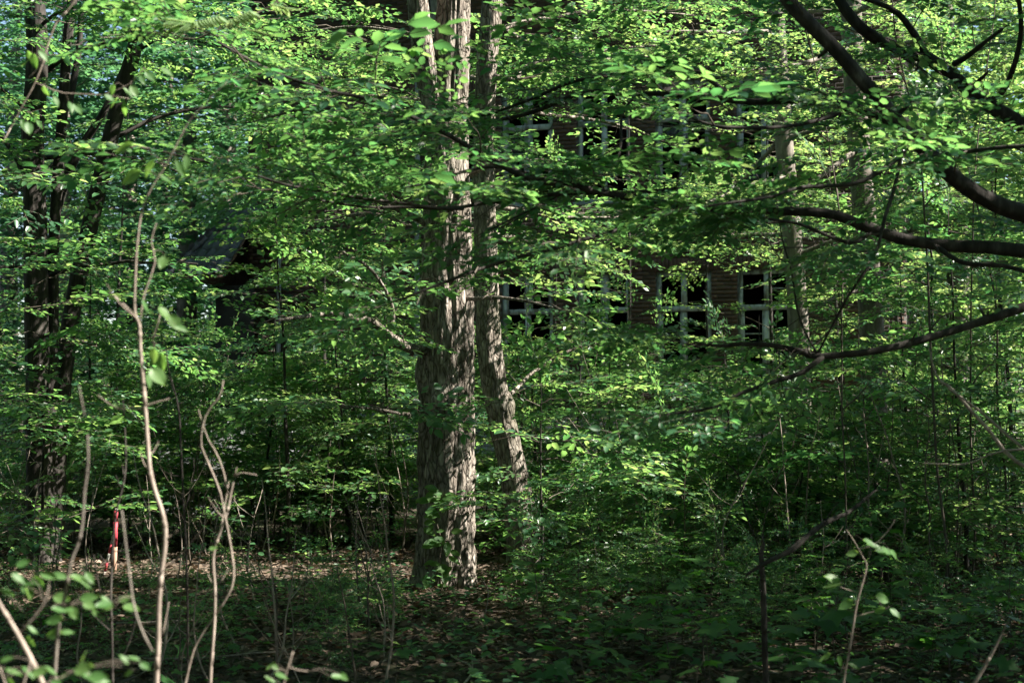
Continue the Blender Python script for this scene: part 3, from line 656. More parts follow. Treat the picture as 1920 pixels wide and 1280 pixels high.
# --- second, slimmer tree leaning behind it
d2 = 13.8
t2 = empty('leaning_tree', base_at(985, d2), "slimmer grey-brown tree leaning left just behind the big trunk, bark sunlit", "tree")
mb = MB(); path2 = [P(990, 1085, d2), P(978, 980, d2), P(962, 880, d2), P(935, 760, d2), P(917, 650, d2), P(910, 450, d2), P(907, 300, d2), P(912, 120, d2), P(922, 0, d2), P(940, -300, d2), P(930, -800, d2), P(945, -1300, d2)]
bark_trunk(mb, path2, [.16, .14, .13, .125, .12, .108, .104, .10, .10, .09, .07, .05], 60, .035, .13, .07, .35, 7.0, knots=[(1.7, 5.6, .04, .1), (2.1, 4.9, .03, .09)])
mb.build('trunk', 'bark', t2, smooth=True)
L2 = []
for pts, r in (([(930, 145, 13.8), (965, 150, 13.6), (1000, 120, 14.2), (1100, 100, 14.6), (1230, 85, 15)], [.03, .01]),
               ([(925, 60, 13.8), (1000, 40, 14.2), (1150, 20, 14.6), (1300, 30, 15)], [.03, .01]),
               ([(900, 380, 13.8), (1000, 400, 14), (1120, 410, 14.2), (1240, 400, 14.4)], [.028, .01]),
               ([(905, 430, 13.9), (1010, 455, 14.6), (1150, 450, 15.2)], [.022, .01]),
               ([(935, 760, 13.7), (1000, 700, 14.4), (1080, 650, 15), (1160, 640, 15.6)], [.02, .008]),
               ([(900, 250, 13.8), (820, 200, 14.2), (720, 180, 14.5), (620, 190, 14.6)], [.025, .008]),
               ([(900, 100, 13.8), (800, 70, 14.2), (680, 50, 14.5), (560, 60, 14.8)], [.028, .008]),
               ([(915, 200, 13.8), (1040, 215, 14.8), (1180, 240, 15.6), (1320, 300, 16.2)], [.025, .008]), ([(920, 40, 13.8), (1020, 90, 15), (1140, 110, 16), (1280, 100, 17)], [.025, .008]), ([(905, 150, 13.8), (800, 130, 15.2), (690, 120, 16.4), (580, 130, 17)], [.025, .008]), ([(905, 420, 13.8), (800, 430, 15.4), (690, 400, 16.6), (590, 420, 17.4)], [.022, .008]),
               ([(905, 330, 13.8), (800, 330, 14.6), (700, 310, 15.2), (600, 300, 15.8)], [.022, .008])):
    p, _ = limb(t2, pxpath(pts, d2), r, 'bark'); L2.append(p)
foliage_on(t2, L2, L=.85, dens=3.6, tshift=.10, lib='mid')
high_crown(t2, path2[-1] + [1.0, .6, .6], (3.4, 3.4, 3.0), 1500, 52, .15, path2[-2])

# --- many-stemmed tree at the left edge
d3 = 14.0
t3 = empty('multi_stemmed_hornbeam', base_at(80, d3), "dark many-stemmed tree at the left edge, stems fanning out", "tree")
L3 = []
for k, (pts, r, sd) in enumerate(((((75, 1060), (72, 850), (68, 600), (65, 400), (62, 250), (70, 100), (62, -60), (40, -500), (30, -1000)), [.14, .115, .11, .105, .10, .10, .09, .07, .05], 58),
                                  (((92, 1050), (95, 800), (98, 600), (102, 430), (118, 200), (128, 60), (142, -60), (180, -500)), [.08, .06, .055, .052, .05, .048, .045, .03], 36),
                                  (((100, 1050), (112, 780), (135, 580), (165, 440), (198, 300), (226, 180), (253, 85), (266, -40), (290, -500)), [.09, .085, .08, .08, .076, .072, .066, .055, .04], 40),
                                  (((104, 400), (128, 325), (160, 265), (195, 210), (232, 130), (262, 60)), [.05, .045, .04, .035, .03, .022], 24),
                                  (((66, 420), (45, 330), (22, 280), (-40, 200)), [.04, .035, .03, .02], 20),
                                  (((128, 200), (140, 140), (148, 90), (152, 20)), [.04, .035, .03, .03], 20))):
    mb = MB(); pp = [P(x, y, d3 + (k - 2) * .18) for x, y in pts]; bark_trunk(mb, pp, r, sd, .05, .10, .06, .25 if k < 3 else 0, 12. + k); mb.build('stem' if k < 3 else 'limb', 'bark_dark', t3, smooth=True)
for pts, r in (([(65, 300, 13.9), (150, 290, 13.6), (260, 300, 13.3), (380, 340, 13)], [.025, .008]), ([(60, 150, 13.9), (160, 90, 13.6), (300, 70, 13.2), (430, 90, 13)], [.03, .008]),
               ([(70, 520, 13.9), (160, 500, 13.4), (260, 490, 13.0), (370, 495, 12.8)], [.025, .008]), ([(60, 500, 13.8), (0, 500, 13.4), (-80, 510, 13.2)], [.02, .008]),
               ([(210, 260, 14.2), (300, 220, 14.4), (420, 200, 14.8), (520, 230, 15)], [.025, .008]), ([(60, 620, 13.8), (130, 640, 13.2), (210, 650, 12.9)], [.02, .008]),
               ([(250, 100, 14.4), (340, 50, 14.2), (450, 30, 14), (560, 20, 13.6)], [.025, .008]), ([(60, 220, 13.9), (10, 170, 13.6), (-60, 150, 13.4)], [.022, .008]),
               ([(110, 300, 14), (60, 340, 13.2), (0, 380, 12.8)], [.02, .008]), ([(60, 60, 13.9), (120, 20, 13.2), (210, 10, 12.8)], [.022, .008])):
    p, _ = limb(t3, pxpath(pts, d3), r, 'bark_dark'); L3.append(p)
foliage_on(t3, L3, L=.85, dens=4.0)
high_crown(t3, P(90, -1000, d3) + [0, 0, .5], (3.2, 3.4, 3.0), 3000, 53, .15, P(50, -500, d3))

# --- two mid-distance trunks in front of the right half of the building
for name, label, d, pts, r, limbs, seed in (
    ('slender_tree', "slender sunlit tree trunk crossing the rightmost lower window of the brick building", 19.0, [(1508, 980), (1502, 800), (1497, 620), (1487, 460), (1468, 230), (1452, 0), (1430, -400), (1440, -800)], [.15, .14, .135, .13, .12, .115, .09, .05],
     [[(1480, 330, 19), (1400, 350, 18.2), (1300, 390, 17.4), (1210, 400, 17)], [(1490, 480, 19), (1570, 450, 18.6), (1660, 440, 18)], [(1470, 260, 19), (1560, 240, 18.4), (1660, 250, 18)], [(1455, 60, 19), (1350, 60, 18), (1240, 60, 17.4)], [(1450, 30, 19), (1550, 20, 18.2), (1650, 30, 17.5)], [(1485, 440, 19), (1400, 440, 19.5), (1300, 450, 20)], [(1470, 250, 19), (1400, 330, 20), (1330, 380, 21)]], 54),
    ('straight_tree', "straight sunlit trunk right of the last window, dappled pale bark", 17.0, [(1648, 990), (1642, 850), (1635, 620), (1626, 480), (1610, 280), (1598, 80), (1590, -300), (1600, -800)], [.165, .15, .145, .14, .13, .12, .10, .05],
     [[(1625, 470, 17), (1720, 430, 16.4), (1830, 420, 15.8)], [(1612, 300, 17), (1700, 280, 16), (1800, 290, 15.4), (1900, 300, 15)], [(1600, 120, 17), (1700, 80, 16), (1820, 80, 15.2)], [(1610, 280, 17), (1540, 330, 16.4), (1450, 390, 16), (1380, 410, 15.8)], [(1598, 90, 17), (1500, 120, 16), (1400, 130, 15.4)], [(1630, 540, 17), (1560, 560, 16.2), (1500, 600, 15.6)], [(1595, 30, 17), (1680, -10, 16), (1800, 0, 15)]], 55)):
    t = empty(name, base_at(pts[0][0], d), label, "tree"); mb = MB(); pp = [P(x, y, d) for x, y in pts]
    bark_trunk(mb, pp, r, 40, .05, .08, .05, .3, seed * 1.7); mb.build('trunk', 'bark_grey', t, smooth=True); LL = []
    for q in limbs: p, _ = limb(t, pxpath(q, d), [.035, .01], 'bark_grey'); LL.append(p)
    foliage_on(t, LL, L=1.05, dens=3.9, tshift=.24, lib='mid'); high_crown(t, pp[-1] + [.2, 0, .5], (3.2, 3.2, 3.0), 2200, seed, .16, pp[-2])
# --- near tree whose trunk stands beyond the right edge; its dark boughs reach across the picture
t4 = empty('overhanging_hornbeam', base_at(2420, 7.6), "near tree at the right whose dark crooked branches arch across the picture", "tree")
mb = MB(); pt4 = [np.array([4.25, 7.7, -.1]), np.array([4.2, 7.7, 1.2]), np.array([4.1, 7.65, 2.6]), np.array([4.15, 7.6, 4.5]), np.array([4.3, 7.6, 7]), np.array([4.5, 7.6, 10])]
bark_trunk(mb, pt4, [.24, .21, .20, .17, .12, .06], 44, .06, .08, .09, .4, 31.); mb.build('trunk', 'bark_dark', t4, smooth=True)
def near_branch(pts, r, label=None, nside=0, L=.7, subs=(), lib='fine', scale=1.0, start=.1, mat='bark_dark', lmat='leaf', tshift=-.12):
    """a traced branch with its side branches, foliage and twigs"""
    p = wobble(smooth_path(pxpath(pts, 7.5), step=.07), .012, 5)
    r = [q * .74 for q in r]; ps = [p]; mb = MB()
    if max(r) > .02:
        bark_trunk(mb, p[::3], r, 22, .03, .12, .07, 0, rng.random() * 30)
        for _ in range(5):     # broken stubs
            i = rng.integers(4, len(p) - 4); v = np.cross(p[i + 1] - p[i], rng.normal(0, 1, 3)); v = v / np.linalg.norm(v); rr_ = float(np.interp(i / len(p), np.linspace(0, 1, len(r)), r))
            mb.tube([p[i], p[i] + v * rr_ * 1.2, p[i] + v * rr_ * rng.uniform(1.8, 4)], [rr_ * .6, rr_ * .35, rr_ * .22], 7)
    else: mb.tube(p, r, 10)
    for q, rr in subs:
        s = wobble(smooth_path(pxpath(q, 7.5), step=.07), .012, 5); mb.tube(s, rr, 7); ps.append(s)
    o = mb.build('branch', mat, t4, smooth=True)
    if label: o["label"] = label
    if nside:
        f = Foliage(lib); scale *= .8
        for q in ps:
            ln = np.linalg.norm(np.diff(q, axis=0), axis=1).sum()
            f.along(q, max(2, int(ln * nside * 1.15)), L, r=.005, start=start, scale=scale, every=.15); f.spray(q[-1], q[-1] - q[-2], scale)
        f.build(o, lmat, tshift=tshift)
    return p
near_branch([(2330, 560, 7.6), (2150, 480, 7.5), (1960, 415, 7.3), (1860, 378, 7.2), (1780, 325, 7.1), (1705, 252, 7.0), (1640, 178, 7.0), (1560, 85, 7.0), (1470, -10, 7.0), (1380, -160, 7.1), (1300, -300, 7.2)], [.075, .07, .058, .052, .047, .045, .042, .03],
            "thick dark branch slanting up from the right edge to the top", 1.1, .5,
            subs=[([(1700, 285, 7.0), (1650, 320, 6.8), (1600, 343, 6.7), (1500, 350, 6.6), (1440, 370, 6.5), (1330, 385, 6.4)], [.014, .006]),
                  ([(1690, 290, 7.0), (1680, 340, 6.9), (1660, 410, 6.8), (1640, 480, 6.7), (1590, 560, 6.7), (1533, 662, 6.8)], [.011, .006]),
                  ([(1730, 300, 7.0), (1800, 285, 6.7), (1860, 278, 6.5), (1960, 270, 6.3)], [.012, .009])])
near_branch([(2330, 430, 8.2), (2100, 330, 8.4), (1930, 240, 8.5), (1850, 195, 8.5), (1760, 125, 8.5), (1690, 92, 8.5), (1625, 60, 8.4), (1565, -15, 8.4), (1500, -140, 8.4)], [.075, .065, .055, .05, .045, .038],
            "dark branch crossing the top right corner", .9, .5,
            subs=[([(1850, 195, 8.5), (1890, 160, 8.2), (1915, 60, 8.0), (1905, -40, 7.8)], [.02, .012]), ([(1740, 110, 8.5), (1710, 60, 8.4), (1680, 20, 8.3), (1620, -5, 8.2)], [.025, .014]),
                  ([(1790, 120, 8.5), (1820, 100, 8.3), (1880, 55, 8.1)], [.02, .01]), ([(1610, 40, 8.4), (1650, 70, 8.3), (1700, 110, 8.1), (1740, 140, 8.0)], [.012, .006])])
near_branch([(1712, 262, 7.0), (1650, 215, 7.1), (1600, 198, 7.2), (1540, 186, 7.3), (1440, 192, 7.5), (1340, 187, 7.7), (1230, 172, 7.9), (1160, 176, 8.0), (1100, 170, 8.1), (1040, 196, 8.2), (975, 217, 8.2), (905, 228, 8.3), (828, 243, 8.3), (741, 266, 8.4), (640, 292, 8.4), (560, 320, 8.4)], [.032, .028, .024, .02, .018, .014, .010, .006],
            "long thin dark branch reaching left past the upper windows and the big trunk", 4.6, .62,
            subs=[([(1380, 188, 7.6), (1280, 124, 7.8), (1160, 138, 7.9), (1070, 155, 8.0), (993, 186, 8.1), (919, 216, 8.2), (850, 215, 8.3)], [.014, .007]),
                  ([(1600, 198, 7.2), (1540, 225, 7.1), (1450, 240, 6.9), (1350, 238, 6.8), (1280, 215, 6.8)], [.012, .006]),
                  ([(1190, 180, 8.0), (1165, 220, 7.9), (1160, 290, 7.7), (1110, 330, 7.6), (1050, 365, 7.5), (970, 405, 7.4), (920, 432, 7.4)], [.009, .005])])
near_branch([(2330, 560, 7.6), (2100, 500, 7.4), (1960, 478, 7.3), (1850, 462, 7.3), (1750, 458, 7.3), (1640, 432, 7.3), (1560, 404, 7.3), (1480, 394, 7.3), (1400, 390, 7.3), (1290, 386, 7.3), (1180, 372, 7.2), (1090, 350, 7.1), (1000, 334, 7.0), (920, 300, 6.9), (850, 260, 6.8), (780, 221, 6.7), (700, 186, 6.6), (640, 177, 6.5), (520, 140, 6.4), (440, 100, 6.3), (375, 60, 6.2)], [.06, .05, .042, .034, .028, .024, .020, .016, .013, .010, .007],
            "long dark branch sweeping from the right edge up to the top left", 3.2, .55, start=.28,
            subs=[([(1640, 432, 7.3), (1590, 455, 7.2), (1500, 420, 7.1), (1440, 410, 7.0)], [.012, .006]), ([(1750, 458, 7.3), (1800, 490, 7.1), (1880, 500, 6.9), (1960, 520, 6.7)], [.014, .01]),
                  ([(1330, 386, 7.3), (1240, 398, 7.1), (1160, 428, 6.9), (1043, 466, 6.7), (929, 494, 6.6), (830, 530, 6.5), (740, 565, 6.4)], [.014, .006]),
                  ([(1280, 355, 7.4), (1160, 362, 7.3), (1043, 364, 7.2), (930, 378, 7.1), (850, 390, 7.0), (774, 386, 6.9), (640, 366, 6.8), (560, 352, 6.7), (440, 318, 6.6), (330, 290, 6.5)], [.012, .005]),
                  ([(1050, 350, 7.1), (925, 312, 7.0), (791, 346, 6.9), (690, 362, 6.8)], [.009, .005]), ([(870, 392, 7.0), (700, 388, 6.9), (600, 378, 6.8), (480, 352, 6.7)], [.008, .004])])
near_branch([(2330, 500, 7.6), (2100, 520, 7.3), (1960, 558, 7.1), (1850, 600, 7.0), (1760, 625, 6.9), (1650, 655, 6.8), (1540, 668, 6.8), (1500, 657, 6.8), (1420, 642, 6.9), (1340, 650, 7.0), (1270, 636, 7.1)], [.045, .038, .03, .025, .022, .02, .015, .008],
            "low dark branch curving in front of the lower windows", 1.2, .42, start=.62,
            subs=[([(1545, 668, 6.8), (1500, 700, 6.7), (1450, 715, 6.7), (1395, 735, 6.6), (1345, 762, 6.6), (1265, 774, 6.5)], [.014, .006]),
                  ([(1533, 664, 6.8), (1500, 600, 6.9), (1480, 500, 7.0), (1465, 430, 7.1)], [.006, .004])])
near_branch([(1980, 900, 6.5), (1900, 860, 6.6), (1850, 800, 6.7), (1790, 735, 6.8), (1760, 710, 6.9), (1745, 655, 7.0)], [.014, .012, .010, .005], "pale bare dead branch at the right edge", 0, mat='twig_pale',
            subs=[([(1930, 850, 6.5), (1860, 790, 6.6), (1820, 760, 6.7), (1780, 730, 6.8)], [.008, .004]), ([(1960, 840, 6.5), (1870, 845, 6.5), (1810, 870, 6.5), (1730, 868, 6.5)], [.006, .003])])
high_crown(t4, (4.6, 8.2, 7.4), (3.0, 3.6, 2.8), 1800, 56, .13, pt4[-2])
high_crown(t4, (1.2, 8.3, 8.6), (3.8, 2.2, 1.7), 13000, 57, .15, pt4[-2])  # extra unseen crown added overhead to darken the floor

# --- unseen trees added around the view: their crowns block sun and sky
for name, label, (x, y), h, rad, n, seed in (
    ('right_shade_tree', "tall unseen shade tree added beyond the right edge", (11.5, 15.0), 13.5, (3.6, 3.0, 4.2), 450, 61),
    ('bough_shade_tree', "shade tree added beyond the right edge to darken the near boughs", (8.6, 7.8), 10.5, (3.6, 2.6, 4.8), 13000, 62),
    ('low_shade_tree', "young leafy shade tree added low beyond the right edge", (6.6, 9.4), 5.0, (1.6, 2.6, 2.4), 9000, 63),
    ('bushy_shade_tree', "bushy shade tree added low beyond the right edge near the camera", (6.3, 5.2), 4.6, (1.8, 2.6, 2.6), 9000, 64),
    ('thicket_shade_tree', "low dense shade tree added beyond the right edge to darken the thicket", (8.9, 14.2), 6.4, (1.9, 4.2, 3.3), 15000, 74),
    ('far_right_shade_tree', "shade tree added beyond the right edge beside the building", (14.5, 19.5), 13, (4.2, 4.2, 5), 800, 65),
    ('rear_shade_tree', "shade tree added behind the camera to block sky light", (-2.5, -3.5), 11, (5.5, 4.5, 3.5), 15000, 66),
    ('left_shade_tree', "shade tree added beyond the left edge near the camera", (-7.5, 5.0), 10, (4, 4.5, 4), 14000, 67),
    ('rear_right_shade_tree', "shade tree added behind the camera on the right", (4.5, -3.5), 10, (4.5, 4, 3.5), 14000, 68),
    ('broad_left_shade_tree', "broad shade tree added beyond the left edge beside the many-stemmed tree", (-11, 13), 8.5, (4.0, 5, 5.5), 18000, 69),
    ('far_left_shade_tree', "tall shade tree added beyond the left edge far back", (-13.5, 21), 9.5, (4.5, 5, 6), 16000, 70),
    ('rear_left_shade_tree', "shade tree added right behind the camera", (-6, -1.5), 8.5, (4.5, 4, 3.5), 13000, 71),
    ('overhead_shade_tree', "shade tree added beyond the left edge, its crown arching over the clearing", (-3.9, 3.2), 9.0, (3.6, 3.4, 2.2), 18000, 72),
    ('facade_shade_tree', "shade tree added behind the big trunk to darken the facade, crown above the view", (-.94, 21.5), 12.0, (5.6, 4.6, 3.0), 17000, 73)):
    b = np.array([x, y, float(gh(x, y))]); t = empty(name, b, label, "tree"); mb = MB()
    top = b + [rng.normal(0, .3), rng.normal(0, .3), h]
    bark_trunk(mb, [b - [0, 0, .1], b + [.05, 0, h * .3], b + [-.1, .1, h * .6], top], [.028 * h, .022 * h, .018 * h, .006 * h], 24, .15, .08, .06, .35, seed); mb.build('trunk', 'bark_grey', t, smooth=True)
    high_crown(t, top + [0, 0, .0 if h > 6 else -1.2], rad, n, seed, .17 if h > 6 else .11, top - [0, 0, .25 * h], clumps=55)

# --- young understorey trees: slim stem, flat layers of leaves
def young_tree(px, d, h, spread, nb, label, lean=0.0, z0=.5, lib='fine', mat='leaf', scale=1.0, tshift=0.0, keep=None, name='young_hornbeam', group="young trees of the understorey", stem='bark_dark', ps=1.0):
    b = base_at(px, d); t = empty(name, b, label, "young tree", group)
    sp = wobble(smooth_path([b - [0, 0, .05], b + [lean * .3, 0, h * .35], b + [lean * .7, rng.normal(0, .1), h * .7], b + [lean, rng.normal(0, .15), h]], step=.15), .025, 2)
    mb = MB(); mb.tube(sp, [.008 * h * ps + .004, .003 * h + .003, .004], 8); mb.build('stem', stem, t, smooth=True)
    f = Foliage(lib, keep); az = rng.random() * 6.28
    for k in range(nb):
        u = (z0 / h) + (1 - z0 / h) * (k + rng.uniform(.1, .9)) / nb; az += 2.399 + rng.normal(0, .3)
        q = sp[min(len(sp) - 1, int(u * (len(sp) - 1)))]
        d_ = np.array([math.cos(az), math.sin(az), rng.uniform(.05, .4)])
        f.bough(q, d_, spread * (1.1 - .65 * u) * rng.uniform(.6, 1.2), .003 + .0025 * spread, .16, .19, scale=scale)
    f.spray(sp[-1], sp[-1] - sp[-2], scale)
    f.build(t, mat, tshift=tshift)
    return t
LOCS = [  # last value shifts leaf tint: lighter where sunlit, darker in shade
    # left
    (-40, 11.6, 4.6, 1.3, 20, "at the left edge in front of the dark stems", 0), (165, 15.5, 3.4, 1.2, 18, "just right of the dark many-stemmed tree", 0), (215, 17.5, 5.2, 1.5, 22, "behind the survey stake, its top pale green", .02),
    (300, 21.5, 2.6, 1.2, 14, "in front of the dark porch", 0), (395, 17.5, 2.3, 1.1, 16, "below the tiled porch roof", 0), (20, 19.5, 5.0, 1.5, 20, "behind the dark many-stemmed tree", .05), (120, 15.4, 2.0, 1.0, 14, "low at the left behind the leaning twig", 0), (250, 15.8, 2.4, 1.0, 15, "behind the tall bare sapling", 0),
    (75, 12.7, 2.4, 1.0, 17, "hiding the foot of the dark many-stemmed tree", -.05), (330, 23.5, 3.0, 1.2, 14, "beside the porch on its left", -.02), (610, 20.5, 6.4, 1.4, 24, "tall against the upper brick wall near the downpipe", .06), (1180, 23, 6.8, 1.3, 20, "tall in front of the pier between the first two upper windows", .12), (1450, 22.5, 7.0, 1.4, 20, "tall beside the slender sunlit trunk", .14),
    # left of the big trunk
    (500, 16.2, 2.9, 1.2, 20, "in front of the downpipe", .1), (548, 14.8, 3.75, .55, 13, "with pale hanging leaves beside the porch roof", .3), (610, 17.5, 3.6, 1.3, 20, "in front of the bare brick wall", .05), (655, 15.7, 2.9, 1.2, 20, "left of the big trunk", 0), (735, 16.5, 3.8, 1.3, 20, "close behind the big trunk on its left", .1), (580, 15.9, 1.6, .9, 13, "low above the grey wall", .08), (715, 22.5, 6.6, 1.4, 28, "tall against the wall left of the big trunk", .1), (690, 15.4, 1.5, .8, 12, "small beside the foot of the big trunk", .15),
    # right of the trunks
    (1015, 11.9, 1.7, .85, 15, "low, right of the big trunk's foot", .0), (1010, 16.0, 2.5, 1.2, 18, "right of the leaning tree", .12), (1075, 18.5, 2.7, 1.2, 18, "in front of the first lower window", .05), (1150, 16.0, 2.2, 1.1, 17, "in front of the whitewashed plinth", .05), (1215, 20.5, 2.9, 1.1, 15, "between the first and second lower window", .05), (1290, 17.5, 2.4, 1.1, 16, "below the middle lower window", .05), (1040, 22, 5.2, 1.3, 16, "tall between the upper windows and the leaning tree", .15), (1330, 22, 5.0, 1.2, 14, "tall between two upper windows", .15),
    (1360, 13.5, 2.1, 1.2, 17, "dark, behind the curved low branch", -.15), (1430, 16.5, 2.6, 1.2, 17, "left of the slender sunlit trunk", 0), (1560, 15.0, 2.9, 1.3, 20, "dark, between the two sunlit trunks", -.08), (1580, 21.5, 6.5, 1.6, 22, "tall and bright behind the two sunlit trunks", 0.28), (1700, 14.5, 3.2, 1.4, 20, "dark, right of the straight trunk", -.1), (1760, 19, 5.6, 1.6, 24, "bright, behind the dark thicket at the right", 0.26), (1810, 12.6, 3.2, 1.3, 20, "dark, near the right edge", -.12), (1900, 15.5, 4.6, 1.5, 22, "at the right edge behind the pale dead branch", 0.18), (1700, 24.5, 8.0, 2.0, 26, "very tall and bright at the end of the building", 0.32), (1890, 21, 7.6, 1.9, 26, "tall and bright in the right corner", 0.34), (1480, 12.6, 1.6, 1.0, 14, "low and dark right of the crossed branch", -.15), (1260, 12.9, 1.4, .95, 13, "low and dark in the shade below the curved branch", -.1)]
for px, d, h, s, nb, where, ts in LOCS:
    hang = 'hanging' in where
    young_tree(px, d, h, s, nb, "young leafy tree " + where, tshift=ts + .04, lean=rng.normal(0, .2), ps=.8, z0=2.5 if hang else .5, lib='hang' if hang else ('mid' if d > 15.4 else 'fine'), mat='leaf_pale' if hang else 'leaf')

# --- background wood: trees left of, behind and right of the building
bg = []
for k in range(7):
    g = np.random.default_rng(700 + k); h = g.uniform(11, 14); root = bpy.data.objects.new('background_tree', None); COL.objects.link(root)
    mb = MB(); bark_trunk(mb, [np.array([0, 0, -.2]), np.array([.1, 0, h * .4]), np.array([g.normal(0, .3), .1, h])], [.26, .19, .05], 18, .3, .06, .06, .3, k * 3.); mb.build('trunk', 'bark_grey', root, smooth=True)
    f = Foliage('low', False); az = 0
    for b in range(64):
        z = .8 + (h - .8) * (b + g.random()) / 64; az += 2.4; r = (3.4 - 1.8 * abs(z / h - .45)) * g.uniform(.6, 1.1)
        f.bough([0, 0, z], [math.cos(az), math.sin(az), g.uniform(.0, .35)], r, .018, .12, .34, scale=1.5, sides=4, start=.25)
    f.build(root, 'leaf_hazed' if k < 4 else 'leaf', tshift=0 if k < 4 else .3); bg.append(root)  # right-end templates get their sunlit look from lighter leaf colour
def copy_tree(o, parent=None):
    c = o.copy(); COL.objects.link(c); c.parent = parent
    for ch in o.children: copy_tree(ch, c)
    return c
BG = [("left of the building", "trees of the wood left of the building", [(345, 31), (430, 37), (240, 34), (120, 29), (20, 33), (300, 42), (400, 48), (180, 44), (60, 42), (-80, 36)]),
      ("behind the right end of the building", "trees of the wood right of the building", [(1720, 33), (1790, 29), (1880, 34), (1960, 29), (1760, 42), (1850, 46), (1940, 42), (2050, 36), (1690, 50)]),
      ("behind the roof of the building", "trees of the wood behind the building", [(560, 40), (760, 44), (1050, 43), (1300, 44), (1500, 42)])]
n = 0
ORD = ["leftmost", "second from the left", "third from the left", "fourth from the left", "fifth from the left", "sixth from the left", "seventh from the left", "eighth from the left", "ninth from the left", "rightmost"]
for where, grp, spots in BG:
    for ki, (px, d) in enumerate(sorted(spots)):
        br = 'right end' in where; kk = (4 + n % 3) if br else n % 4; n += 1
        r = bg[kk] if not bg[kk].get('used') else copy_tree(bg[kk]); bg[kk]['used'] = True
        r.location = Vector(base_at(px, d)); r.rotation_euler = (0, 0, rng.random() * 6.28); s = rng.uniform(.9, 1.25); r.scale = (s, s, s)
        r["label"] = "tall tree in the wood " + where + ", " + (ORD[ki] if ki < len(spots) - 1 else "rightmost"); r["category"] = "tree"; r["group"] = grp
# unseen ring of the same wood, added to close off low sky light
for k in range(27):
    a = math.radians(78 + k * 8.3); R_ = rng.uniform(16, 22); r = copy_tree(bg[k % 4]); x, y = R_ * math.sin(a), 9 + R_ * math.cos(a)
    r.location = (x, y, float(gh(x, y))); r.rotation_euler = (0, 0, rng.random() * 6.28); s = rng.uniform(.95, 1.2) if a > 2.2 else rng.uniform(.75, .9); r.scale = (s, s, s)
    r["label"] = "tall leafy tree in the wood around the camera, out of the picture"; r["category"] = "tree"; r["group"] = "trees of the wood around the camera"
# ================================================================== undergrowth: leafy saplings and bare stems
def sapling_template(k):
    g = np.random.default_rng(900 + k); h = g.uniform(.9, 1.9)
    root = bpy.data.objects.new('leafy_sapling', None); COL.objects.link(root)
    sp = wobble(smooth_path([[0, 0, -.06], [g.normal(0, .05), g.normal(0, .05), h * .4], [g.normal(0, .12), g.normal(0, .12), h]], step=.1), .02, 4)
    mb = MB(); mb.tube(sp, [.009, .006, .003], 6); mb.build('stem', 'twig', root, smooth=True)
    f = Foliage('small', False); az = g.random() * 6
    for b in range(int(9 * h)):
        u = .25 + .75 * (b + g.random()) / int(9 * h); az += 2.4 + g.normal(0, .3); q = sp[min(len(sp) - 1, int(u * (len(sp) - 1)))]
        f.bough(q, [math.cos(az), math.sin(az), g.uniform(.1, .6)], (.18 + .38 * (1 - u)) * g.uniform(.7, 1.2), .0028, .15, .11, scale=1.1, sides=3, start=.2)
    f.spray(sp[-1], sp[-1] - sp[-2]); f.build(root, 'leaf', tshift=.1); return root
def bare_template(k):
    g = np.random.default_rng(950 + k); h = g.uniform(.7, 1.9)
    root = bpy.data.objects.new('bare_stem', None); COL.objects.link(root)
    sp = wobble(smooth_path([[0, 0, -.06], [g.normal(0, .08), g.normal(0, .05), h * .4], [g.normal(0, .2), g.normal(0, .12), h]], step=.08), .025, 5)
    mb = MB(); mb.tube(sp, [.0085, .006, .002], 6); mb.build('stem', 'twig' if k % 2 else 'twig_pale', root, smooth=True)
    for b in range(g.integers(2, 5)):
        i = int(len(sp) * g.uniform(.3, .85)); a = g.random() * 6.28; L = g.uniform(.15, .5)
        mb = MB(); mb.tube(wobble(smooth_path([sp[i], sp[i] + L * .5 * np.array([math.cos(a) * .7, math.sin(a) * .7, .5]), sp[i] + L * np.array([math.cos(a) * .8, math.sin(a) * .8, .9])], n=6), .01, 8), [.004, .0015], 5); mb.build('side_twig', 'twig' if k % 2 else 'twig_pale', root, smooth=True)
    return root
def scatter(templates, spots, label, group, category, smin=.8, smax=1.25, tilt=.08):
    for px, d in spots:
        t = templates[rng.integers(len(templates))]
        r = t if not t.get("used") else copy_tree(t)
        if t is r: t["used"] = True
        r.location = Vector(base_at(px, d)); s = rng.uniform(smin, smax); r.scale = (s, s, s * rng.uniform(.85, 1.15)); r.rotation_euler = (rng.normal(0, tilt), rng.normal(0, tilt), rng.random() * 6.28)
        size = ("small", "middling", "tall")[min(2, int(3 * (s - smin) / (smax - smin + 1e-6)))]
        r["label"] = f"{size} {label} {where_is(px)}"; r["group"] = group; r["category"] = category
MARKS = [(60, "below the dark many-stemmed tree"), (160, "between the many-stemmed tree and the stakes"), (240, "by the red-topped stake"), (330, "behind the tall bare sapling"), (430, "by the crossing pale stems"), (540, "below the downpipe"), (640, "below the bare brick wall"), (760, "just left of the big trunk"), (890, "at the big trunk"),
         (1000, "by the leaning tree's foot"), (1130, "below the first lower window"), (1240, "below the timber post"), (1340, "below the middle lower window"), (1440, "by the broken stem"), (1530, "below the slender sunlit trunk"), (1650, "below the straight sunlit trunk"), (1760, "right of the straight sunlit trunk"), (1850, "near the right edge"), (9999, "at the right edge")]
def where_is(px): return next(t for x, t in MARKS if px <= x)
def rand_spots(n, x0, x1, d0, d1):
    out = []
    while len(out) < n:
        px, d = rng.uniform(x0, x1), math.sqrt(rng.uniform(d0 ** 2, d1 ** 2))
        if (745 < px < 935 and d < 12.3) or (190 < px < 250 and d < 13.4): continue     # keep clear of the big trunk's foot and the stakes
        out.append((px, d))
    return out
SPL = [sapling_template(k) for k in range(9)]; BARE = [bare_template(k) for k in range(8)]
